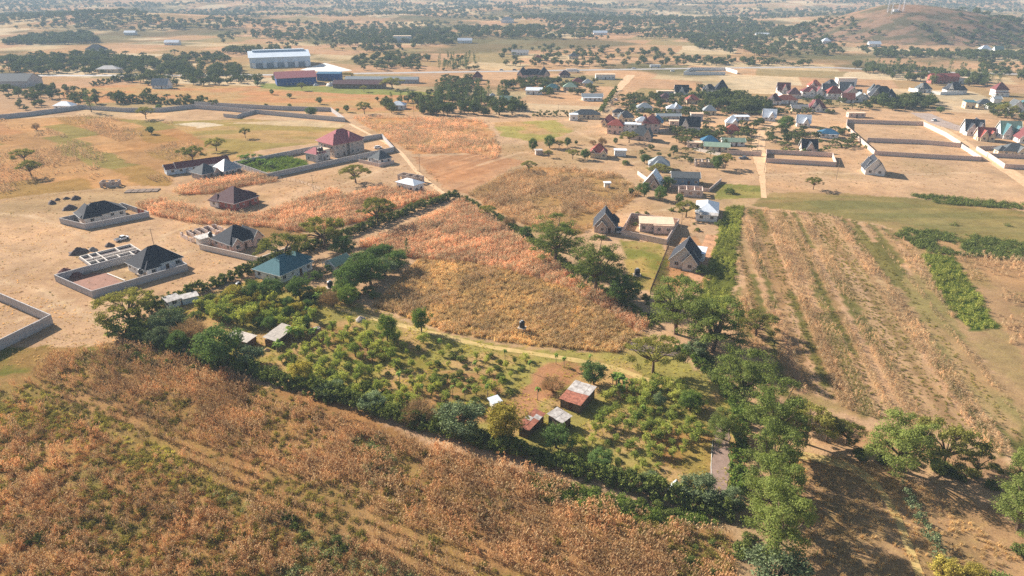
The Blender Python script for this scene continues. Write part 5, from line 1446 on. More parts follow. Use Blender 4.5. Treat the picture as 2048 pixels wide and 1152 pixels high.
    (1762, 198, -10, 20, 12, 3.4, 7.0, 'black', 'raw', 'hip', ((-7, -2, 7, 9, 'gy', 5.6), (6, -3, 8, 8, 'hip', 5.6)), "large house under a mass of black roofs beside the dark grove"),
    (1779, 206, -8, 10, 8, 3.0, 4.4, 'black', 'cream', 'hip', ((-2, -2.6, 4, 4, 'gy', 3.8),), "black-roofed house at the edge of the dark grove"),
    (1845, 184, -8, 12, 9, 3.2, 5.0, 'darkgrey', 'white', 'hip', ((-3, -2, 4, 5, 'gy', 4.4),), "grey-roofed house on its own right of the grove"),
    (1906, 186, -8, 16, 11, 3.2, 6.0, 'black', 'white', 'hip', ((-5, -2, 5, 7, 'gy', 4.8), (7, -1, 6, 7, 'hip', 3.8)), "wide black-roofed white house with a long front wall"),
    (1996, 191, -8, 11, 10, 5.4, 5.6, 'maroon', 'white', 'hip', ((0, -5.5, 12, 3, 'slab', .3, 3.2),), "two-storey white house with a maroon pyramid roof"),
    (1936, 216, -8, 8, 7, 4.6, 1.0, 'teal', 'cream', 'mono', (), "tall cream block with a pale sloped roof on the right"),
    (1966, 214, -8, 12, 8, 2.8, 3.4, 'darkgrey', 'cream', 'hip', (), "tan and dark roofed house left of the narrow white tower"),
    (1989, 211, -8, 6, 6, 5.4, 1.4, 'grey', 'white', 'gx', (), "narrow white two-storey tower house on the right"),
    (1986, 219, -8, 11, 6, 2.8, 1.4, 'green', 'white', 'gx', (), "low pale green-roofed house in front of the white tower"),
    (2028, 222, -8, 10, 9, 3.2, 5.0, 'darkgrey', 'white', 'gy', (), "grey gabled house half hidden by trees at the right edge"),
    (2050, 214, -8, 10, 8, 3.0, 3.0, 'teal', 'white', 'hip', (), "teal-roofed house cut by the right edge"),
    (1942, 268, -16, 11, 12, 3.2, 6.0, 'black', 'white', 'gx', ((-2, -4, 6, 7, 'gy', 4.4), (3.4, -3.4, 5, 7, 'gy', 5.0), (3, 4, 7, 7, 'gy', 6.2)), "white house with stepped black gables on the right"),
    (1967, 280, -14, 10, 8, 3.0, 4.6, 'red', 'cream', 'gx', ((-1.5, -2.5, 4.2, 5, 'gy', 3.6), (3.2, -2.5, 3.6, 4.5, 'gy', 3.2)), "red-roofed grey house between stepped black and green roofs"),
    (2013, 274, -14, 12, 12, 3.4, 6.4, 'green', 'white', 'gx', ((-2.5, -4, 5, 8, 'gy', 5.6, None, 'teal'), (4, -3, 5, 7, 'gy', 4.4, None, 'teal')), "large house with green and teal gables on the right"),
    (2048, 284, -14, 10, 11, 3.2, 5.0, 'maroon', 'white', 'gy', (), "maroon-gabled house at the right edge beyond the teal gables"),
    (2024, 310, -10, 15, 9, 3.0, 3.6, 'darkgrey', 'cream', 'hip', ((-7.5, -1, 5, 6, 'hip', 2.6), (2.5, -3.6, 4.5, 4, 'gy', 2.6)), "dark grey-roofed bungalow in the right-hand walled plot"),
    # left distance
    (1884, 166, -2, 28, 9, 6.6, 2.2, 'red', 'brick', 'gx', (), "long red-roofed two-storey hall among dark trees"),
    (1917, 166, -4, 22, 8, 5.0, .5, 'slab', 'white', 'slab', (), "white flat block right of the red-roofed hall"),
    (325, 176, -4, 16, 10, 3.2, 5.2, 'grey', 'white', 'gx', (), "white gabled house alone in the far left field"),
    (132, 218, -2, 15, 8, 3.0, 2.8, 'white', 'white', 'hip', (), "pale roofed house behind the long grey wall on the left"),
    (1747, 93, -4, 18, 9, 4.0, 3.0, 'white', 'white', 'gx', (), "white barn at the foot of the hill"),
    (1968, 105, -6, 16, 10, 4.0, 5.0, 'white', 'white', 'hip', (), "white house at the right foot of the hill"),
    (1994, 106, -6, 12, 10, 4.0, 5.0, 'green', 'white', 'gx', (), "pale green gabled house at the right foot of the hill"),
    (1651, 88, -6, 12, 10, 4.0, 4.0, 'white', 'white', 'hip', (), "tiny white house on the wooded slope left of the hill"),
    (1524, 72, -4, 26, 8, 3.0, 2.0, 'white', 'white', 'gx', (), "far white roofs in the wood left of the hill"),
    (195, 106, -4, 26, 14, 5.0, 6.0, 'darkgrey', 'lightblue', 'hip', (), "distant grey-roofed house among far left trees"),
    (262, 70, -2, 22, 10, 4.0, 3.0, 'white', 'white', 'gx', (), "small bright white building in the far left plain"),
    (346, 90, -2, 24, 10, 4.0, 3.0, 'white', 'white', 'gx', (), "pale roofed building in the far trees left of the warehouse"),
    (220, 145, -2, 26, 10, 3.4, 3.4, 'tin', 'cream', 'hip', (), "tan thatch-coloured roof beside the far left road"),
    (845 - 40, 84, -2, 30, 12, 9.0, .6, 'slab', 'white', 'slab', (), "far white multi-storey block in the wood"),
    (1015, 45, -2, 30, 14, 5.0, 6.0, 'grey', 'white', 'hip', (), "far pale roofed building near the top middle"),
    (1200, 70, -2, 26, 10, 4.0, 3.0, 'white', 'white', 'gx', (), "far bright white roof in the orange fields"),
    (1040, 110, -2, 24, 10, 3.4, 3.0, 'tin', 'white', 'gx', (), "far pale roofs right of the twin wood"),
    (1147, 118, -2, 13, 10, 3.4, 4.0, 'darkgrey', 'cream', 'hip', (), "far grey-roofed house above the highway"),
    (1076, 121, -2, 9, 8, 3.4, 3.4, 'red', 'cream', 'hip', (), "far tiny red-roofed house above the highway"),
    (930, 86, -2, 24, 10, 4, 3.0, 'white', 'white', 'gx', (), "far white shed in the middle wood"),
]
for (px, py, rot, w, d, wh, rh, roof, wl, st, wings, lab) in V:
    k_ = .86; w *= k_; d *= k_; wh *= .95; rh *= .95
    wings = tuple((g[0] * k_, g[1] * k_, g[2] * k_, g[3] * k_, g[4], g[5] * .92, *[(q * .95 if isinstance(q, (int, float)) else q) for q in g[6:]]) for g in wings)
    house("house" if 'shed' not in lab and 'block' not in lab else "building", lab, at(px, py), rot, w, d, wh, rh, roof, wl, st, wings, storeys=2 if 'two-storey' in lab and wh < 4 else 1, trim=False, cat="house" if 'shed' not in lab and 'block' not in lab and 'building' not in lab else "building", win=True)

# village walls
wall("plot_wall", "pale wall round the upper bare walled plot on the right", [(1692, 258), (1693, 246), (1845, 251), (1890, 273), (1919, 292), (1918, 295)], 2.4, 'rosy', step=4)
wall("plot_wall", "shaded brown wall between the two bare walled plots", [(1734, 284), (1840, 288), (1919, 295)], 2.4, 'rosy', step=4)
wall("plot_wall", "long low wall below the lower bare walled plot", [(1692, 258), (1748, 310), (1860, 317), (1961, 322), (1922, 296)], 2.2, 'rosy', step=4)
wall("plot_wall", "low brown wall round the plot beside the dirt lane", [(1531, 325), (1671, 333), (1664, 314), (1532, 307)], 2.2, 'rosy', closed=True, step=4)
wall("plot_wall", "bright pale wall round the dark-roofed bungalow's plot", [(2060, 318), (1974, 314), (1952, 300), (1995, 299)], 2.0, 'rosy', step=4)
wall("plot_wall", "bright pale wall at the right edge along the dirt road", [(2070, 340), (2008, 337), (1972, 312)], 2.2, 'rosy', step=4)
wall("village_wall", "brown wall beside the lane end in the village", [(1455, 309), (1522, 312)], 2.2, 'rosy', step=4)
wall("village_wall", "pale terrace wall in front of the long green roof", [(1388, 301), (1440, 312)], 1.6, 'pale', step=4)
wall("village_wall", "pale yard wall between blue and black roofs", [(1318, 265), (1345, 262)], 1.8, 'rosy', step=4)
wall("estate_wall", "grey front wall of the white-walled estate", [(1585, 197), (1640, 198), (1690, 200)], 2.2, 'block', step=6)
wall("estate_wall", "bright white wall at the lower left of the estate", [(1556, 190), (1564, 196)], 2.6, 'white', step=4)
wall("far_plot_wall", "white walls of an empty plot beside the highway", [(1450, 150), (1367, 150), (1382, 141), (1450, 141), (1474, 148)], 3.0, 'white', step=8)
wall("far_wall", "white wall left of the wide black-roofed house", [(1863, 188), (1880, 190), (1925, 189)], 2.4, 'white', step=6)
wall("far_wall", "white wall left of the lone grey-roofed house", [(1817, 182), (1835, 186)], 2.6, 'white', step=6)
wall("garden_wall", "pale slanting wall beside the A-shaped tin roof", [(1275, 349), (1294, 363)], 1.6, 'pale', step=3)
wall("long_wall", "long grey precast wall across the left middle distance", [(-40, 242), (60, 232), (165, 218), (250, 224), (320, 224), (385, 217), (455, 222), (560, 232), (690, 244), (662, 223), (560, 220), (390, 211)], 2.8, 'block', step=3.6)
wall("entrance_wall", "small curved grey gateway wall in front of the long wall", [(448, 234), (475, 237), (485, 233), (515, 226)], 2.2, 'block', step=3.6)
wall("far_farm_wall", "grey wall left of the maroon-roofed house at its end", [(905, 166), (948, 166)], 3.0, 'rosy', step=8)

# ------------------------------------------------------------------ far industry
p = at(560, 130)
wh_ = thing("warehouse", "huge pale steel warehouse with a raised ridge vent", "warehouse", p, R(20))
MB().box((0, 0, 5), (62, 48, 10.4)).build("wall", surf("warehouse_cladding", (214, 224, 232), var=.08, scale=.1), wh_)
gable(62, 48, 4.5, .3, .8).build("roof", surf("warehouse_roof", (216, 226, 234), var=.08, scale=.1, rough=.4, spec=.5), wh_, (0, 0, 10.3))
MB().hull([(-27, -4, 0), (27, -4, 0), (27, 4, 0), (-27, 4, 0)], [(-27, -4, 2.4), (27, -4, 2.4), (27, 4, 2.4), (-27, 4, 2.4)]).build("ridge_vent", surf("vent_steel", (176, 190, 202), var=.1, scale=.2), wh_, (0, 0, 13.6))
for i in range(6): MB().box((-27 + i * 10.8, -25.5, 2.8), (3.4, 3.0, 5.6)).build("bay_pier", surf("white_pier", (236, 238, 240), var=.05), wh_)
for i in range(5): MB().box((-21.6 + i * 10.8, -24.2, 2.6), (6.2, .3, 4.6)).build("loading_door", surf("door_grey", (150, 160, 168), var=.1), wh_)
p = at(655, 133); a = MB(); cs = [at(*q) for q in ((600, 140), (660, 146), (705, 141), (650, 126))]
a.face([(c[0], c[1], c[2] + .08) for c in cs])
tag(a.build("warehouse_apron", surf("white_concrete_apron", (226, 220, 210), var=.12, scale=.1)), "bright concrete apron beside the warehouse", "pavement", kind="structure")
house("blue_factory", "blue steel factory hall with a mauve roof", at(592, 167), 22, 34, 22, 6.5, 4.2, 'rose', 'blue', 'gx', cat="factory", over=.8)
house("blue_shed", "small blue shed behind the scrap heap", at(660, 160), 0, 22, 8, 6, 1.0, 'blue', 'blue', 'mono', cat="shed")
house("long_shed", "long brown-roofed open shed with pale roof lights", at(720, 175), -4, 44, 11, 3.6, 2.4, 'brown', 'timber', 'gx', cat="shed")
house("long_grey_shed", "long grey-roofed shed behind the brown-roofed shed", at(765, 165), -3, 66, 8, 3.4, 1.8, 'grey', 'block', 'gx', cat="shed")
house("grey_warehouse", "big grey-roofed warehouse at the left edge", at(22, 172), 4, 42, 24, 5.5, 5.0, 'darkgrey', 'block', 'gx', cat="warehouse")
pile(662, 171, 26, "pale scrap heap between the blue factory and the brown shed", 'white', .25, "scrap_heap")
pile(632, 171, 14, "small pale scrap heap by the blue factory", 'white', .3, "scrap_heap")
for i, (px, py) in enumerate(((1775, 26), (1783, 28), (1797, 24), (1806, 23))):
    p = at(px, py); q = thing("radio_mast", ("tall", "shorter", "slender", "rightmost tall")[i] + " radio mast on top of the bare hill", "mast", p)
    Hm = (24, 14, 18, 24)[i]; lg = MB()
    for k in range(3):
        aa = k * 2.094; MB().tube((1.6 * math.cos(aa), 1.6 * math.sin(aa), -1), (.3 * math.cos(aa), .3 * math.sin(aa), Hm), .22, .16, 5).build("leg", surf("mast_paint", (214, 214, 220)), q)
    for z in range(2, Hm, 3):
        s0 = 1.6 - 1.3 * z / Hm; pts_ = [(s0 * math.cos(k * 2.094), s0 * math.sin(k * 2.094), z) for k in range(3)]
        for k in range(3): lg.tube(pts_[k], pts_[(k + 1) % 3], .1, .1, 4)
    lg.build("bracing", surf("mast_paint", (214, 214, 220)), q)
    MB().lathe([(.1, 0), (.9, .3), (.9, .6)], (.6, 0, Hm * .8), 8).build("dish", TRIM, q)
house("mast_cabin", "small white cabin beside the hilltop masts", at(1790, 24), 0, 6, 4, 3, .4, 'white', 'white', 'slab', cat="cabin", win=False)
for px, py, rot, col, kind, lab in ((1310, 136, 0, 'white', 'bus', "white bus on the highway beside the tree row"), (1145, 146, 2, 'white', 'truck', "white lorry parked right of the large twin-roofed building"), (1268, 138, 0, 'white', 'car', "white car on the highway near the tree row"), (1003, 141, 0, 'white', 'car', "white car on the highway left of the twin-roofed building"),
                               (1029, 141, 0, 'grey', 'car', "grey car on the highway just left of the twin roofs"), (1345, 144, 10, 'white', 'car', "white car beside the white-walled empty plot"), (1232, 201, 70, 'white', 'pickup', "white pickup parked at the hedged lane"), (693, 152, 0, 'yellow', 'truck', "yellow lorry near the warehouse apron"),
                               (2040 - 172, 242, 30, 'white', 'car', "white car on the gravel apron"), (1487, 318, 5, 'grey', 'pickup', "dark grey pickup by the village wall")):
    vehicle(px, py, rot, lab, col, kind)
for px, py, h, lab in ((598 + 400, 238, 9, "utility pole in front of the dark wood"), (1116, 235, 9, "utility pole at the dark clipped hedge"), (1206, 222, 9, "utility pole at the foot of the hedged lane"), (1528, 345, 10, "tall utility pole at the dirt lane corner"), (1515, 300, 9, "utility pole beside the village lane"), (1672, 360, 10, "leaning utility pole by the low-walled plot"),
                       (1361, 467, 8, "utility pole beside the unfinished flat-roofed house"), (840, 345, 9, "utility pole beside the pale footpath"), (627, 380, 7, "utility pole in the bare ground above the roadside maize"), (1300, 350, 7, "short pole near the grey tin hip roof"), (828, 232, 9, "utility pole left of the dark wood"), (310, 500, 8, "thin mast behind the black-roofed white bungalow")):
    pole(px, py, lab, h)

fw = thing("wire_fence", "thin wire fence with slim posts below the big compound", "fence", at(556, 358))
o0 = Vector(at(556, 358)); P_ = [Vector(at(*q)) for q in ((556, 358), (600, 366), (640, 380), (690, 372))]
pm_ = MB().box((0, 0, .7), (.09, .09, 1.5)).mesh("fence_post", WALLC['timber'])
for a, b in zip(P_[:-1], P_[1:]):
    for i in range(5): q = a.lerp(b, i / 5) - o0; link("post", pm_, fw, (q.x, q.y, 0))
    wr = MB()
    for z in (.6, 1.2): wr.tube((a - o0) + Vector((0, 0, z)), (b - o0) + Vector((0, 0, z)), .012, .012, 4)
    wr.build("wire", METAL, fw)
# ------------------------------------------------------------------ hedges
def hedge(label, pts, width, height, leaf='hedge', dens=1.0, name="hedge", size=.2, group=None, rough=.35, cat="hedge"):
    P = [Vector(at(*q)) for q in pts]; r = np.random.default_rng(len(label) * 7 + int(pts[0][0]))
    root = thing(name, label, cat, P[0], 0, group); cl = []; mb = MB()
    for a, b in zip(P[:-1], P[1:]):
        L = (b - a).length; n = int(L * dens * 2.2 * max(1, width / 2)); d = (b - a).normalized(); s = Vector((-d.y, d.x, 0))
        for i in range(n):
            u = r.uniform(0, L); q = a + d * u
            k = .45 + 1.1 * float(fbm(q.x / 6, q.y / 6, 71)); hh = height * k
            off = r.uniform(-.5, .5) * width; z = r.uniform(.12, 1) * hh * (1 - .5 * (2 * off / width) ** 2)
            e = q + s * off - P[0]; rad = r.uniform(.4, .8) * (height / 3) ** .4
            cl.append((e.x, e.y, max(.3, z), rad))
            if i % 9 == 0: mb.tube((e.x, e.y, -.2), (e.x + r.normal(0, .2), e.y + r.normal(0, .2), z), .06, .03, 4)
    v, f = clump_leaves(cl, 46 if size < .3 else 20, size, r, .8, .9)
    v[:, 2] = np.maximum(v[:, 2], -.05)
    link("foliage", np_mesh("hedge_foliage", v, f, LEAF[leaf]), root); mb.build("stem", bark, root)
    return root
hedge("tall dark hedge along the back of the plot by the left houses", [(262, 642), (340, 606), (420, 576), (520, 538), (640, 490), (760, 447), (860, 410), (918, 392)], 3.2, 3.4, 'hedge', 2.2, size=.26)
hedge("overgrown dark hedge along the front of the plot above the brown maize", [(262, 672), (380, 712), (520, 752), (680, 800), (840, 850), (1000, 896), (1160, 945), (1320, 992), (1466, 1030)], 4.0, 3.2, 'hedge', 2.2, size=.24)
hedge("ragged hedge along the right side of the plot below the tall trees", [(925, 398), (985, 430), (1060, 480), (1140, 540), (1230, 600), (1310, 655)], 3.0, 2.2, 'hedge', 1.6)
hedge("green boundary hedge along the gravel lane", [(1345, 690), (1400, 730), (1450, 775), (1476, 820), (1478, 900), (1472, 1000)], 3.0, 2.6, 'bright', 1.6, size=.22)
hedge("narrow grey-green hedge across the clearing at lower right", [(1806, 975), (1822, 1010), (1845, 1055), (1868, 1100), (1885, 1130)], 1.6, 2.4, 'grey', 1.3, size=.16)
hedge("dark clipped hedge in front of the village wood", [(1065, 232), (1110, 232), (1150, 232), (1200, 230)], 4, 4, 'far', .5, size=.5)
hedge("clipped green hedge lining the village lane", [(1200, 226), (1218, 200), (1232, 180)], 3, 4, 'hedge', .6, size=.5)
hedge("dark hedge row below the village gardens", [(1225, 213), (1262, 214), (1300, 228), (1350, 230), (1400, 231)], 3, 3.5, 'far', .5, size=.5)
hedge("dark clipped hedge below the steep maroon roof", [(1555, 226), (1590, 228), (1628, 227)], 3, 4.5, 'far', .6, size=.5)
hedge("low scrub hedge around the village garden plots", [(1250, 226), (1280, 224), (1340, 226)], 3, 3, 'hedge', .5, size=.5)
hedge("green garden hedge beside the teal-roofed house", [(575, 585), (610, 570), (645, 552), (662, 545)], 3.0, 3.6, 'broad', 1.0, size=.22)
hedge("yellow-green clipped hedge beside the black tank", [(588, 602), (625, 592), (655, 578)], 1.6, 1.8, 'yellow', 1.2, size=.18)
hedge("row of dark bushes along the far left field", [(185, 172), (250, 160), (300, 155)], 5, 4, 'far', .5, size=.6)
hedge("green hedge behind the long grey wall", [(235, 205), (330, 208), (420, 210)], 5, 5, 'far', .5, size=.6)
hedge("dark shrub line beside the dry plots right of the lane", [(1560, 300), (1600, 308), (1700, 292), (1738, 297)], 2.5, 2.2, 'hedge', .6, size=.4)

# ------------------------------------------------------------------ single trees that can be told apart
T = [  # kind, px, py, crown width px, height factor, label
    ('umbrella', 262, 650, 112, 1.0, "wide dark acacia at the left corner of the plot"),
    ('bush', 250, 668, 70, 1.0, "dense bush under the wide corner acacia"),
    ('umbrella', 570, 528, 98, 1.0, "acacia overhanging the pink bungalow's yard wall"),
    ('umbrella', 650, 497, 92, 1.1, "acacia on the back hedge between maize and farm trees"),
    ('umbrella', 757, 450, 72, 1.1, "acacia on the back hedge nearest the bare ground"),
    ('umbrella', 712, 366, 58, 1.0, "lone flat-topped acacia casting shade on the bare ground"),
    ('umbrella', 386, 327, 50, 1.1, "flat acacia behind the maroon-roofed row building"),
    ('umbrella', 433, 302, 38, 1.1, "small flat acacia right of the maroon-roofed row building"),
    ('umbrella', 51, 326, 45, 1.0, "upper of two flat acacias on the far left field"),
    ('umbrella', 64, 354, 44, 1.1, "lower of two flat acacias on the far left field"),
    ('round', 303, 268, 17, 1.0, "small dark round tree in the far left strips"),
    ('umbrella', 491, 276, 22, 1.3, "small acacia in the olive field left of the big house"),
    ('drybush', 73, 260, 15, 1.2, "thin dry little tree in the far left strips"),
    ('umbrella', 292, 238, 34, 1.0, "flat acacia against the long grey wall"),
    ('column', 183, 224, 20, .7, "tall dark tree at the bend of the long grey wall"),
    ('round', 319, 222, 15, 1.0, "round tree behind the long grey wall"),
    ('round', 514, 172, 11, 1.0, "tiny tree at the left end of the far orange field"),
    ('round', 544, 189, 10, 1.2, "dark oval tree in the far orange field below the factory"),
    ('round', 579, 196, 11, 1.0, "small dark tree in the middle of the far orange field"),
    ('round', 580, 217, 9, 1.2, "small tree just above the long grey wall"),
    ('round', 532, 215, 9, 1.0, "shrubby tree above the long grey wall's left half"),
    ('round', 640, 208, 14, 1.1, "round tree in the far orange field right of the wall trees"),
    ('round', 623, 232, 25, .8, "broad tree inside the long grey wall's end"),
    ('round', 675, 225, 8, 1.2, "tiny tree just right of the wall's end"),
    ('round', 694, 224, 13, 1.2, "dark tree right of the wall's end by the footpath"),
    ('umbrella', 729, 228, 29, 1.3, "spreading brownish acacia near the footpath top"),
    ('round', 755, 202, 8, 1.2, "small oval tree left of the dark wood"),
    ('umbrella', 604, 181, 18, 1.2, "acacia in front of the blue factory"),
    ('umbrella', 728, 184, 15, 1.2, "little acacia in the green strip below the long shed"),
    ('umbrella', 785, 178, 44, .8, "wide acacia at the right end of the long shed"),
    ('column', 815, 513, 11, 1.1, "slim dark cypress at the edge of the plot maize"),
    ('broad', 742, 572, 74, .85, "large bushy tree in the farm grove beside the plot maize"),
    ('broad', 796, 540, 50, .9, "right-hand tree of the farm grove"),
    ('broad', 700, 584, 66, .95, "leafy green tree in front of the green-roofed outbuilding"),
    ('broad', 690, 512, 50, .9, "dark tree behind the green-roofed outbuilding"),
    ('drybush', 665, 612, 44, 1.0, "yellow-brown bamboo-like clump by the black tank"),
    ('bright', 700, 612, 46, .9, "green shrub right of the bamboo-like clump"),
    ('broad', 600, 594, 52, .8, "bushy tree left of the teal-roofed house's corner"),
    ('broad', 545, 600, 60, .8, "dark bushy tree below the teal roof"),
    ('broad', 510, 598, 44, .9, "dark tree left of the teal-roofed house"),
    ('yellow', 470, 600, 40, .8, "orange-flushed mango tree in the left orchard"),
    ('yellow', 495, 618, 34, .8, "second orange-flushed mango tree in the left orchard"),
    ('grey', 345, 664, 68, .9, "grey-green tree in front of the white hut"),
    ('grey', 322, 690, 50, .9, "grey-green tree at the plot's left corner"),
    ('drybush', 386, 682, 66, .9, "brown leafless bush in the left part of the plot"),
    ('broad', 360, 702, 46, 1.0, "dark leafy tree below the brown leafless bush"),
    ('broad', 440, 722, 104, .75, "big spreading dark tree over the left cement-roofed shed"),
    ('grey', 500, 728, 60, .8, "lower grey-green tree beside the big dark spreading tree"),
    ('yellow', 603, 765, 52, .9, "yellowish tree on the front hedge left part"),
    ('grey', 660, 790, 56, .6, "grey shrub on the front hedge right of the yellowish tree"),
    ('drybush', 838, 840, 70, .8, "brown leafless bush on the front hedge"),
    ('grey', 745, 815, 56, .7, "grey-green bush on the middle of the front hedge"),
    ('grey', 920, 864, 98, .75, "dark big-leaved tree left of the round yellow-green tree"),
    ('yellow', 1010, 885, 84, 1.05, "round yellow-green tree in front of the rusty sheds"),
    ('broad', 1112, 895, 66, .8, "dark tree below the pale sheet-roofed shed"),
    ('broad', 1200, 935, 60, .7, "dark bush on the front hedge below the sheds"),
    ('grey', 1300, 970, 44, .7, "small grey-green bush on the front hedge near the hut"),
    ('grey', 1395, 992, 84, .65, "grey-green tree at the end of the gravel lane"),
    ('grey', 1462, 1010, 46, 1.0, "silvery tree at the lower right plot corner"),
    ('broad', 1187, 768, 60, .85, "dark round tree above the rusty and silver shed"),
    ('drybush', 1105, 782, 46, .9, "brown twiggy bush beside the red soil"),
    ('grey', 770, 552, 50, .9, "grey-leaved tree between the grove's large bushy tree and its right-hand tree"),
    ('broad', 722, 548, 56, .9, "tree at the back of the farm grove"),
    ('broad', 755, 528, 46, .9, "upper tree of the farm grove beside the maize"),
    ('bright', 680, 600, 40, .8, "green shrubby tree left of the grove beside the tank"),
    ('broad', 772, 520, 40, .9, "topmost dark tree of the farm grove"),
    ('yellow', 640, 596, 30, .8, "yellowish shrub below the teal house's garden hedge"),
    ('bright', 775, 682, 44, 1.3, "taller green tree in the middle of the orchard"),
    ('bright', 843, 664, 42, 1.2, "green tree beside the wheel track"),
    ('grey', 1317, 815, 26, 1.6, "pale slender tree in the right orchard"),
    ('bright', 1380, 820, 56, .7, "bright green bush in the right orchard"),
    ('umbrella', 1306, 745, 106, 1.15, "broad olive acacia over the dark concrete yard"),
    ('feathery', 1446, 880, 66, .9, "light green feathery tree leaning over the gravel lane"),
    ('umbrella', 975, 432, 34, .9, "small acacia near the top of the plot's right side"),
    ('drybush', 1018, 452, 26, 1.0, "brownish bush near the top of the plot's right side"),
    ('round', 1052, 478, 28, 1.1, "small dark tree left of the line of tall trees"),
    ('feathery', 1110, 525, 92, .9, "first tall tree of the line right of the plot"),
    ('feathery', 1190, 585, 98, 1.0, "second tall tree of the line right of the plot"),
    ('broad', 1246, 608, 70, .95, "dark bushy tree at the foot of the second tall tree"),
    ('feathery', 1352, 668, 112, .95, "olive feathery tree by the earth lane's end"),
    ('feathery', 1425, 705, 116, .9, "green feathery tree left of the striped field"),
    ('umbrella', 1512, 672, 82, 1.0, "flat acacia at the corner of the striped field"),
    ('grey', 1392, 712, 46, .9, "grey-green shrub below the green feathery tree"),
    ('feathery', 1486, 800, 112, .85, "large feathery tree at the right plot corner"),
    ('feathery', 1540, 900, 112, 1.2, "first big feathery tree of the right avenue"),
    ('feathery', 1540, 968, 104, 1.2, "second big feathery tree of the right avenue"),
    ('feathery', 1540, 1040, 112, 1.2, "third big feathery tree of the right avenue"),
    ('feathery', 1548, 1110, 130, 1.15, "fourth big feathery tree of the right avenue"),
    ('grey', 1545, 1178, 120, .9, "blue-green tree cut by the bottom edge"),
    ('umbrella', 1612, 888, 112, 1.15, "acacia with a clear forked trunk at the clearing"),
    ('umbrella', 1652, 884, 60, 1.4, "small dark acacia right of the forked acacia"),
    ('umbrella', 1690, 890, 64, 1.3, "slim acacia at the stubble edge of the clearing"),
    ('feathery', 1795, 940, 128, .85, "bright feathery tree over the dark shade at right"),
    ('umbrella', 1880, 940, 128, 1.3, "broad acacia right of the bright feathery tree"),
    ('umbrella', 1950, 956, 72, 1.3, "dark leaning acacia at the right edge of the clearing"),
    ('feathery', 2035, 1060, 112, .9, "large dark tree at the right edge of the picture"),
    ('feathery', 2050, 985, 90, 1.0, "tall tree behind the large dark tree on the right edge"),
    ('yellow', 1882, 1160, 66, .8, "yellow flowering bush at the bottom right"),
    ('yellow', 1945, 1168, 56, .8, "second yellow bush at the bottom right edge"),
    ('bush', 2000, 1175, 60, .8, "green bush at the bottom right corner"),
    ('bush', 2040, 1105, 36, 1.0, "small bush below the large right-edge tree"),
    ('umbrella', 1626, 379, 33, 1.1, "small acacia standing alone above the striped field"),
    ('umbrella', 1372, 434, 48, 1.1, "flat acacia left of the long white tin roof"),
    ('round', 1288, 393, 30, 1.1, "round tree left of the A-shaped tin roof"),
    ('round', 1262, 389, 14, 1.1, "small round tree at the pale maize corner"),
    ('round', 1320, 401, 30, 1.1, "larger round tree in front of the A-shaped tin roof"),
    ('round', 1333, 380, 26, 1.2, "dark tree between the A-shaped roof and the blue house"),
    ('round', 1358, 406, 20, 1.1, "round bush below the roofless pale house"),
    ('round', 1289, 327, 18, 1.2, "dark round tree left of the grey tin hip roof"),
    ('bush', 1252, 329, 18, .8, "low bush left of the grey tin hip roof"),
    ('umbrella', 1318, 352, 48, .7, "low acacia in front of the grey tin hip roof"),
    ('umbrella', 1058, 342, 30, 1.1, "acacia bush at the corner of the ploughed field"),
    ('round', 1066, 302, 22, 1.3, "dark tree left of the small brown hut"),
    ('round', 1099, 296, 26, 1.1, "dark rounded tree above the small brown hut"),
    ('round', 1135, 293, 16, 1.3, "dark upright tree right of the rounded tree"),
    ('umbrella', 1118, 296, 22, 1.1, "acacia between the two dark trees"),
    ('round', 1152, 289, 8, 1.2, "tiny tree right of the upright dark tree"),
    ('umbrella', 1097, 315, 18, 1.2, "thin acacia behind the small brown hut"),
    ('umbrella', 1145, 318, 28, 1.1, "acacia left of the lone red-roofed cottage"),
    ('round', 1170, 319, 22, 1.1, "dark round tree beside the lone red-roofed cottage"),
    ('round', 1231, 288, 11, 1.3, "small dark tree above the white kiosk"),
    ('drybush', 1204, 291, 18, 1.2, "thin dry tree above the lone red-roofed cottage"),
    ('drybush', 1186, 289, 14, .9, "second thin dry tree above the lone red-roofed cottage"),
    ('umbrella', 1258, 286, 36, 1.0, "acacia in front of the brown gabled village house"),
    ('round', 1434, 340, 26, 1.3, "leafy tree beside the ruined brown walls"),
    ('umbrella', 1450, 336, 34, 1.2, "dark acacia right of the ruined brown walls"),
    ('round', 1572, 262, 34, 1.0, "brown-green tree left of the silver double gables"),
    ('round', 1880, 226, 16, .9, "round bush in the dry field right of the grove"),
    ('umbrella', 2010, 235, 40, 1.1, "dark spreading tree in front of the low green roof"),
    ('bush', 1458, 374 + 12, 24, .7, "bushy growth at the corner of the blue house's garden"),
    ('bush', 1365, 560, 26, .8, "green shrub in front of the white-edged black gables"),
    ('bush', 1400, 545, 30, .9, "dark shrub beside the white-edged black gables"),
    ('bush', 1440, 452, 22, .9, "dry brown shrub behind the long white tin roof"),
]
for kd, px, py, w, hs, lab in T:
    plant(kd, px, py, w * (1.18 if kd == 'feathery' else 1.08), lab, hs=hs)

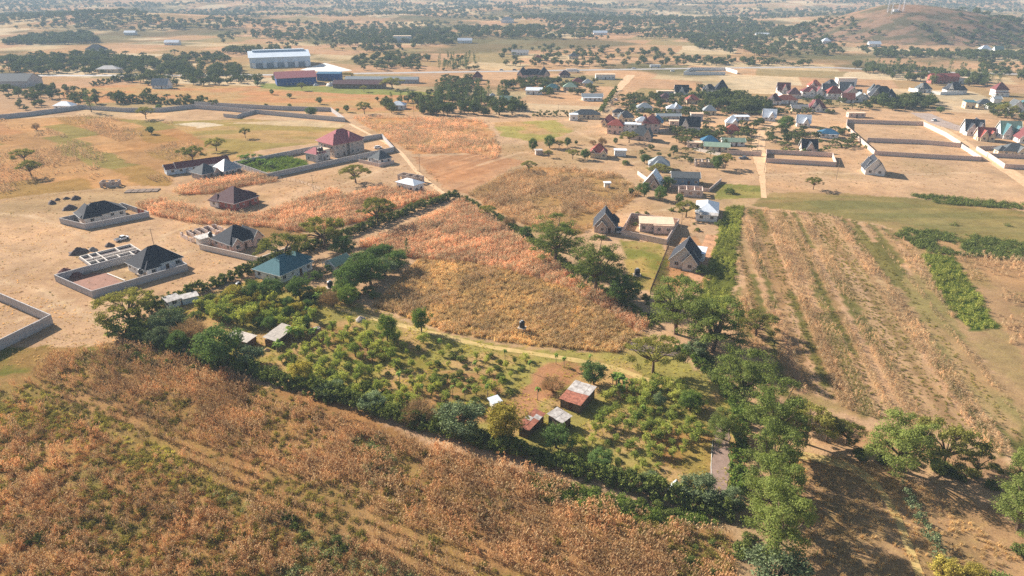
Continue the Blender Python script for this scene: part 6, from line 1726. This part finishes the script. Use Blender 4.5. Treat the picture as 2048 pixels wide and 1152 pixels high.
def banana(px, py, s, label, group=None, pap=False):
    st, cr = random.choice(PAP if pap else BAN)
    o = thing("papaya_tree" if pap else "banana_plant", label, "papaya" if pap else "banana plant", at(px, py), random.uniform(0, 6), group); s *= .72 if not pap else 1; o.scale = (s, s, s)
    link("stem", st, o); link("crown", cr, o)
for px, py, s, lab in ((590, 680, 1.6, "tall banana clump at the end of the long cement-roofed shed"), (604, 676, 1.4, "banana clump just right of the shed's tall one"), (560, 702, 1.2, "banana plant in front of the long cement-roofed shed"), (625, 677, 1.2, "lone banana plant right of the shed"),
                       (574, 615, 1.2, "banana plant in the upper left orchard"), (640, 603, 1.3, "banana plant by the yellow-green hedge"), (622, 590, 1.1, "banana plant behind the yellow-green hedge"), (1245, 782, 1.5, "banana clump right of the dark round tree"), (1232, 770, 1.3, "banana clump above the right orchard"), (618, 630, 1.0, "small banana plant near the orchard track")):
    banana(px, py, s, lab)
for i in range(26):
    px, py = random.choice(((500 + random.uniform(-20, 30), 322 + random.uniform(-3, 14)), (520 + random.uniform(-30, 30), 332 + random.uniform(-4, 8))))
    banana(px, py, random.uniform(.9, 1.5), "banana plant in the garden of the big walled compound", "bananas in the walled garden")
for px, py in ((1128, 735), (1112, 728), (905, 790), (930, 800), (975, 795), (1010, 720), (880, 700), (1075, 800), (1270, 850), (1285, 830), (1060, 745), (950, 742), (800, 770), (845, 790), (1180, 700 + 28)):
    banana(px, py, random.uniform(.8, 1.15), "slender papaya tree among the orchard rows", "papayas in the orchard", True)

# orchard trees
zones = [
    ([(400, 615), (540, 605), (640, 625), (600, 690), (520, 660), (420, 640)], 64, (2.4, 4.6), "bushy fruit tree in the dense left orchard", "fruit trees in the left orchard", ('orchard', 'orchard', 'orchard', 'broad', 'yellow')),
    ([(600, 690), (700, 650), (860, 690), (760, 760), (640, 740), (560, 720)], 62, (1.8, 3.8), "small fruit tree in the grassy middle orchard", "fruit trees in the middle orchard", ('orchard',)),
    ([(700, 770), (780, 740), (900, 700), (1060, 720), (1030, 790), (900, 850), (780, 800)], 76, (1.5, 3.0), "small fruit tree on the brown orchard ground", "fruit trees on the brown orchard ground", ('orchard', 'orchard', 'bush')),
    ([(1210, 800), (1290, 770), (1400, 800), (1400, 900), (1330, 920), (1190, 870)], 60, (1.8, 4.0), "small fruit tree in the right orchard", "fruit trees in the right orchard", ('orchard',)),
    ([(1140, 870), (1240, 890), (1330, 930), (1300, 960), (1150, 920)], 20, (1.4, 2.6), "low tree in the grass below the pale shed", "low trees below the pale shed", ('orchard', 'bush')),
    ([(560, 720), (680, 750), (820, 800), (860, 840), (700, 800), (580, 760)], 40, (2.0, 3.6), "green bush just inside the front hedge", "bushes inside the front hedge", ('bush', 'orchard')),
]
SHEDS = [at(*q)[:2] for q in ((560, 685), (490, 690), (1150, 800), (1118, 850), (1065, 860), (1440, 900))]
for poly, n, (w0, w1), lab, grp, kinds in zones:
    pw = poly_w(poly); got = []
    tries = 0
    while len(got) < n and tries < 6000:
        tries += 1
        x, y = rng.uniform(pw[:, 0].min(), pw[:, 0].max()), rng.uniform(pw[:, 1].min(), pw[:, 1].max())
        if not inside(pw, np.array([x]), np.array([y]))[0] or any(math.hypot(x - a, y - b) < 2.0 for a, b in got) or any(math.hypot(x - a, y - b) < 4.5 for a, b in SHEDS): continue
        got.append((x, y)); k = random.choice(kinds)
        plant(k, 0, 0, 0, lab, grp, random.uniform(.75, 1.15), world_pos=(x, y, 0), wm=random.uniform(w0, w1), cat='tree')

# shrubs on the dry ground
for poly, n, (w0, w1), lab, grp in (
    ([(1240, 420), (1300, 400), (1400, 440), (1400, 470), (1240, 450)], 12, (1.2, 2.6), "low shrub on the dry ground above the walled unfinished house", "shrubs above the unfinished house"),
    ([(1240, 570), (1330, 600), (1360, 640), (1300, 640)], 8, (1.5, 3.0), "dark shrub in the shade of the tall tree line", "shrubs under the tall tree line"),
    ([(1380, 700), (1480, 740), (1560, 800), (1480, 830)], 14, (2, 4), "shrub under the feathery trees by the striped field", "shrubs under the feathery trees"),
    ([(1560, 885), (1900, 930), (2040, 1000), (1900, 960), (1650, 905)], 22, (1.4, 3.0), "shrub in the deep shade behind the clearing", "shrubs behind the clearing"),
    ([(1480, 820), (1500, 830), (1500, 1150), (1475, 1150)], 16, (2, 3.6), "leafy shrub under the right avenue", "shrubs under the right avenue"),
    ([(700, 860), (790, 870), (800, 960), (720, 960)], 7, (1.2, 2.2), "green shrub among the foreground maize", "shrubs in the foreground maize"),
    ([(540, 990), (600, 1000), (760, 1130), (560, 1150)], 12, (1.2, 2.4), "grey-green shrub at the bottom of the foreground", "shrubs at the bottom of the foreground"),
    ([(20, 1040), (150, 1000), (160, 1080), (30, 1120)], 7, (1.2, 2.2), "shrub in the weeds at the lower left", "shrubs at the lower left"),
    ([(1380, 1080), (1450, 1090), (1440, 1150), (1370, 1150)], 6, (1.4, 2.4), "green shrub at the lower corner of the maize", "shrubs at the maize corner"),
    ([(1100, 965), (1400, 1030), (1380, 1045), (1100, 1000)], 22, (1.6, 3.0), "bright green shrub along the hedge foot", "shrubs along the hedge foot"),
    ([(290, 650), (430, 595), (520, 560), (560, 580), (440, 620), (340, 665)], 30, (2.2, 4.4), "leafy bush along the inner side of the back hedge", "bushes inside the back hedge"),
    ([(580, 600), (680, 570), (760, 590), (720, 620), (640, 620)], 18, (2.2, 4.6), "bush in the farm grove near the black tank", "bushes of the farm grove"),
    ([(230, 690), (420, 745), (420, 760), (240, 715)], 12, (2, 3.4), "dark shrub at the shaded foot of the front hedge", "shrubs at the left hedge foot"),
):
    pw = poly_w(poly); c = 0
    while c < n:
        x, y = rng.uniform(pw[:, 0].min(), pw[:, 0].max()), rng.uniform(pw[:, 1].min(), pw[:, 1].max())
        if inside(pw, np.array([x]), np.array([y]))[0]:
            plant('bush', 0, 0, 0, lab, grp, random.uniform(.6, 1.0), world_pos=(x, y, 0), wm=random.uniform(w0, w1)); c += 1

# ------------------------------------------------------------------ woods: nearest trees singly, the rest as one mass
CAND = []
HOUSES = np.array([(o.location.x, o.location.y) for o in SC.objects if o.parent is None and o.get("category") in ("house", "building", "warehouse", "factory", "shed")])
def wood(poly, n, w, kinds, lab, grp, clear=7.0, clump=0.0):
    pw = poly_w(poly); lo, hi = pw.min(0), pw.max(0); m = n * 12
    X = rng.uniform(lo[0], hi[0], m); Y = rng.uniform(lo[1], hi[1], m)
    k = inside(pw, X, Y); X, Y = X[k], Y[k]
    if clump:
        k = fbm(X / 150, Y / 90, 501) + rng.normal(0, .05, len(X)) > clump; X, Y = X[k], Y[k]
    X, Y = X[:n], Y[:n]
    # keep the front of every house clear
    dx = HOUSES[:, 0][None] - X[:, None]; dy = HOUSES[:, 1][None] - Y[:, None]
    k = ~((np.abs(dx) < clear) & (dy > -4) & (dy < 14)).any(1); X, Y = X[k], Y[k]
    Z = th(X, Y)
    for x, y, z in zip(X, Y, Z):
        kd = random.choice(kinds); CAND.append((float(x), float(y), float(z), random.uniform(*w) * (.5 if kd == 'column' else 1), kd, lab, grp))
RND = ('farround', 'farround', 'farround', 'farflat'); FLT = ('farflat', 'farflat', 'farround'); COLM = ('column', 'farround', 'column')
wood([(0, 122), (200, 108), (440, 112), (490, 148), (430, 160), (260, 150), (0, 148)], 526, (6.2, 11.7), RND, "hazy tree in the far left settlement", "trees of the far left settlement", clump=.38)
wood([(180, 158), (440, 155), (600, 152), (600, 166), (400, 172), (300, 172)], 93, (5.5, 10.1), RND, "tree along the highway on the left", "trees along the highway")
wood([(60, 74), (180, 68), (200, 86), (90, 90), (0, 90)], 324, (7.0, 11.7), RND, "tree of the far left wood", "far left wood")
wood([(440, 70), (700, 64), (900, 60), (920, 90), (760, 105), (630, 102), (440, 112)], 668, (6.2, 10.9), RND, "tree in the wood behind the warehouse", "wood behind the warehouse", clump=.42)
wood([(700, 118), (800, 110), (860, 118), (840, 142), (720, 143)], 93, (6.2, 10.1), RND, "tree in the grove right of the warehouse", "grove right of the warehouse")
wood([(876, 116), (950, 114), (955, 140), (878, 141)], 67, (4.2, 6.8), COLM, "tall slim tree in the eucalypt stand by the highway", "eucalypt stand by the highway")
wood([(765, 212), (860, 190), (900, 178), (960, 182), (1040, 208), (1065, 230), (950, 233), (870, 233), (770, 226)], 162, (5.5, 10.1), ('farround', 'farround', 'farround', 'column'), "dark tree of the wood above the pale grass", "dark wood above the pale grass", 5)
wood([(890, 160), (960, 165), (930, 195), (880, 190)], 39, (6.2, 10.1), FLT, "acacia behind the dark wood", "acacias behind the dark wood")
wood([(990, 166), (1100, 160), (1110, 180), (1000, 182)], 39, (5.5, 8.6), RND, "tree by the large twin-roofed building", "trees by the twin-roofed building", 5)
wood([(1080, 165), (1190, 162), (1190, 190), (1080, 196)], 52, (5.1, 8.5), RND, "garden tree left of the hedged lane", "garden trees left of the lane", 3.5)
wood([(1240, 195), (1420, 178), (1560, 205), (1560, 228), (1400, 232), (1260, 222)], 139, (3.9, 7.8), RND, "garden tree in the upper village", "garden trees of the upper village", 3.5)
wood([(1415, 205), (1470, 198), (1530, 212), (1540, 228), (1440, 228)], 52, (7.8, 11.7), ('farround',), "big dark tree of the clump in the village", "big dark clump in the village", 4)
wood([(1330, 262), (1500, 255), (1510, 300), (1360, 300)], 62, (4.2, 7.6), FLT, "low tree among the lower village houses", "low trees of the lower village", 3.5)
wood([(1530, 262), (1640, 262), (1720, 268), (1700, 300), (1560, 296), (1530, 284)], 52, (4.2, 7.6), FLT, "acacia between the lane and the walled plots", "acacias by the walled plots", 3.5)
wood([(1740, 206), (1790, 198), (1865, 202), (1870, 219), (1780, 221)], 70, (6.2, 9.4), ('farround',), "dark tree of the right-hand grove", "right-hand dark grove", 3)
wood([(1350, 118), (1480, 122), (1620, 128), (1620, 134), (1350, 131)], 108, (5.5, 8.6), RND, "tree of the row above the highway", "tree row above the highway")
wood([(1350, 70), (1600, 62), (1660, 80), (1690, 110), (1560, 118), (1400, 100)], 465, (6.2, 10.1), RND, "tree on the wooded ground left of the hill", "wooded ground left of the hill", 4)
wood([(1690, 134), (1800, 138), (1990, 158), (2000, 172), (1880, 172), (1760, 156)], 139, (6.2, 10.1), ('farround', 'farround', 'column'), "dark tree of the belt below the hill", "dark belt below the hill", 6)
wood([(1690, 96), (1800, 104), (2060, 108), (2060, 122), (1760, 116)], 263, (5.5, 9.4), RND, "tree at the foot of the hill", "trees at the hill's foot", 4)
wood([(1560, 58), (1700, 40), (1760, 70), (1740, 92), (1640, 96)], 80, (4.7, 8.6), RND, "tree on the left slope of the hill", "trees on the hill's left slope", 3)
wood([(1820, 50), (1900, 55), (2048, 80), (2048, 100), (1880, 92), (1830, 70)], 120, (3.9, 7.8), RND, "bush on the right slope of the hill", "bushes on the hill's right slope", 3)
wood([(0, 178), (120, 176), (200, 190), (330, 196), (440, 206), (440, 213), (300, 210), (180, 214), (20, 222)], 93, (4.7, 9.4), RND, "tree behind the long grey wall on the left", "trees behind the long wall", 5)
wood([(1000, 96), (1350, 96), (1350, 134), (1240, 136), (1000, 134)], 139, (5.5, 10.1), RND, "scattered tree in the far orange fields", "scattered far field trees", 4)
wood([(1960, 212), (2060, 214), (2060, 244), (2000, 240)], 21, (5.1, 8.5), RND, "tree among the houses at the right edge", "trees at the right edge", 4)
wood([(1930, 116), (2060, 118), (2060, 165), (1960, 150)], 62, (5.5, 9.4), RND, "tree in the fields right of the hill", "trees right of the hill", 4)
wood([(0, 30), (140, 26), (330, 42), (500, 44), (480, 60), (240, 62), (0, 58)], 1053, (7.8, 12.5), RND, "tree of the far ridge", "far ridge wood", clump=.36)
wood([(900, 40), (1400, 36), (1660, 40), (1600, 66), (1350, 80), (920, 78)], 1822, (7.0, 11.7), RND, "tree of the far middle wood", "far middle wood", clump=.48)
wood([(-200, 2), (2250, 2), (2250, 40), (-200, 40)], 5265, (7.0, 12.5), RND, "tree of the farthest plain", "farthest plain", clump=.5)
wood([(500, 40), (900, 44), (900, 70), (500, 72)], 405, (7.0, 10.9), RND, "tree of the far plain behind the warehouse", "far plain trees")
wood([(1900, 30), (2200, 30), (2200, 96), (2000, 88)], 526, (7.0, 11.7), RND, "tree of the settlement behind the hill", "trees behind the hill")
wood([(1240, 196), (1330, 190), (1560, 215), (1560, 250), (1480, 262), (1330, 250), (1240, 236)], 120, (3.5, 6.5), FLT, "garden shrub-tree in the middle village", "garden trees of the middle village", 3.2)
wood([(1560, 200), (1740, 196), (1740, 226), (1560, 232)], 50, (3.5, 6.5), FLT, "estate tree below the white houses", "estate trees below the white houses", 3.0)
wood([(1340, 290), (1460, 310), (1440, 330), (1300, 330), (1260, 300)], 24, (3, 5.5), FLT, "acacia sapling below the village", "acacia saplings below the village", 4)
CAND.sort(key=lambda c: -c[3] / math.hypot(c[1], CAM_H))
NEAR_N = 330
for x, y, z, w, k, lab, grp in CAND[:NEAR_N]:
    plant(k, 0, 0, 0, lab, grp, random.uniform(.85, 1.2), world_pos=(x, y, z - .2), wm=w)
rest = CAND[NEAR_N:]
for nm, kk, lab in (("far_wood", ('farround', 'farflat', 'column'), "hazy far woods and scattered trees over the distant plain"),):
    merged = []; kind_ix = {}
    for k in kk:
        for tm, cm, _ in PROTO[k]:
            kind_ix.setdefault(k, []).append(len(merged))
            v = np.concatenate([np.array([p.co[:] for p in tm.vertices]), np.array([p.co[:] for p in cm.vertices])]); n0 = len(tm.vertices)
            fs = [tuple(p.vertices) for p in tm.polygons] + [tuple(i + n0 for i in p.vertices) for p in cm.polygons]
            me = bpy.data.meshes.new(k + "_whole"); me.from_pydata([tuple(q) for q in v], [], fs); me.materials.append(bark); me.materials.append(LEAF['far' if k != 'column' else 'eucalypt'])
            mi = np.zeros(len(fs), np.int32); mi[len(tm.polygons):] = 1; me.polygons.foreach_set("material_index", mi); me.update(); merged.append(me)
    P = np.array([(c[0], c[1], c[2] - .2) for c in rest])
    scatter(nm, merged, P, np.array([c[3] for c in rest]), lab, "trees", zs=np.array([random.uniform(.75, 1.15) for c in rest]), pick=np.array([random.choice(kind_ix[c[4]]) for c in rest]))

# ------------------------------------------------------------------ labels that single out each tree of a group
MARKS = [("the long cement-roofed shed", 565, 685), ("the left cement-roofed shed", 490, 690), ("the meadow's black tank", 1044, 662), ("the rusty and silver shed", 1146, 805), ("the pale sheet-roofed shed", 1118, 852), ("the taller orchard tree", 775, 680), ("the grey brushwood heap", 722, 641),
         ("the gravel lane", 1440, 910), ("the round yellow-green tree", 1010, 880), ("the brown twiggy bush", 1105, 782), ("the leafless hedge bush", 838, 838), ("the yellow-green hedge", 625, 592), ("the small white hut", 347, 612), ("the broad olive acacia", 1306, 742), ("the tiny hedge hut", 1348, 978),
         ("the silver pyramid roof", 1463, 252), ("the long green roof", 1432, 300), ("the silver double gables", 1605, 252), ("the bare walled plots", 1800, 285), ("the tallest black pyramid roof", 1442, 186), ("the steep maroon roof", 1632, 222), ("the hedged lane", 1222, 195), ("the twin black roofs", 1066, 156), ("the pale steel warehouse", 560, 130),
         ("the blue factory", 592, 167), ("the long brown shed", 720, 175), ("the wood's white tower", 985, 206), ("the left-edge grey warehouse", 22, 172), ("the lone white gabled house", 325, 176), ("the pale roof behind the wall", 132, 218), ("the red-roofed hall", 1884, 166), ("the black roof mass", 1762, 198), ("the hill's white barn", 1747, 93),
         ("the white-walled empty plot", 1410, 147), ("the wall-end maroon roof", 955, 160), ("the right white tower house", 1989, 211), ("the forked acacia", 1612, 888), ("the first avenue tree", 1528, 900), ("the striped gate post", 1424, 1000), ("the left corner acacia", 262, 650), ("the concrete yard", 1312, 700), ("the upright timber fence", 1318, 540),
         ("the unfinished flat-roofed house", 1305, 462), ("the teal roof", 565, 550), ("the blue pyramid roof", 1314, 252), ("the central gabled black roof", 1615, 303), ("the farm's black tank", 662, 586), ("the bright feathery tree", 1795, 940), ("the dark concrete yard's acacia", 1306, 745), ("the third avenue tree", 1530, 1040), ("the field-corner acacia", 1512, 672), ("the white-edged black gables", 1375, 530)]
ORD = ("nearest", "second nearest", "third nearest", "fourth nearest", "fifth nearest", "sixth nearest", "seventh nearest", "eighth nearest", "ninth nearest", "tenth nearest")
MARKS += [("the big rose-roofed house", 680, 310), ("the plot's top corner", 918, 392), ("the brown maize corner", 1440, 1080), ("the grey left wall corner", 106, 648)]
def shorten(lab):
    w = lab.split()
    for i, q in enumerate(w):
        if q in ("tree", "bush", "shrub", "acacia", "plant"): return " ".join(w[:i + 1])
    return lab
bins = {}
for o in list(SC.objects):
    if o.parent is None and o.get("group") and o.get("category") in ("tree", "bush", "papaya"):
        px, py = to_px(*o.location)
        lm = min(MARKS, key=lambda m_: (m_[1] - px) ** 2 + 2.5 * (m_[2] - py) ** 2); dx, dy = px - lm[1], py - lm[2]
        side = ("left of" if dx < 0 else "right of") if abs(dx) > 1.6 * abs(dy) else ("behind" if dy < 0 else "in front of")
        bins.setdefault((shorten(o["label"]), lm[0], side), []).append((dx * dx + 2.5 * dy * dy, o))
ORD = ORD + ("eleventh nearest", "twelfth nearest", "thirteenth nearest", "fourteenth nearest", "fifteenth nearest", "sixteenth nearest", "seventeenth nearest", "eighteenth nearest", "nineteenth nearest", "twentieth nearest", "twenty-first nearest", "twenty-second nearest", "twenty-third nearest", "twenty-fourth nearest", "twenty-fifth nearest", "twenty-sixth nearest", "twenty-seventh nearest", "twenty-eighth nearest", "twenty-ninth nearest", "thirtieth nearest")
for (short, lm, side), lst in bins.items():
    lst.sort(key=lambda q: q[0])
    for i, (_, o) in enumerate(lst):
        o["label"] = ("%s, %s %s %s" % (short, ORD[i], side, lm)) if i < len(ORD) else ("%s, farther off %s %s" % (short, side, lm))
# ------------------------------------------------------------------ haze
hz = MB().box((0, 2100, 65), (8600, 5100, 162))
me = hz.mesh("haze", None)
m, t, out = nt("haze_air")
pv = nod(t, "ShaderNodeVolumePrincipled")
pv.inputs["Density"].default_value = HAZE
pv.inputs["Color"].default_value = (.62, .81, 1.0, 1)
pv.inputs["Anisotropy"].default_value = 0.0
t.links.new(pv.outputs[0], out.inputs["Volume"])
me.materials.append(m)
tag(link("haze", me), "pale blue haze over the distant plain", "haze", kind="stuff")
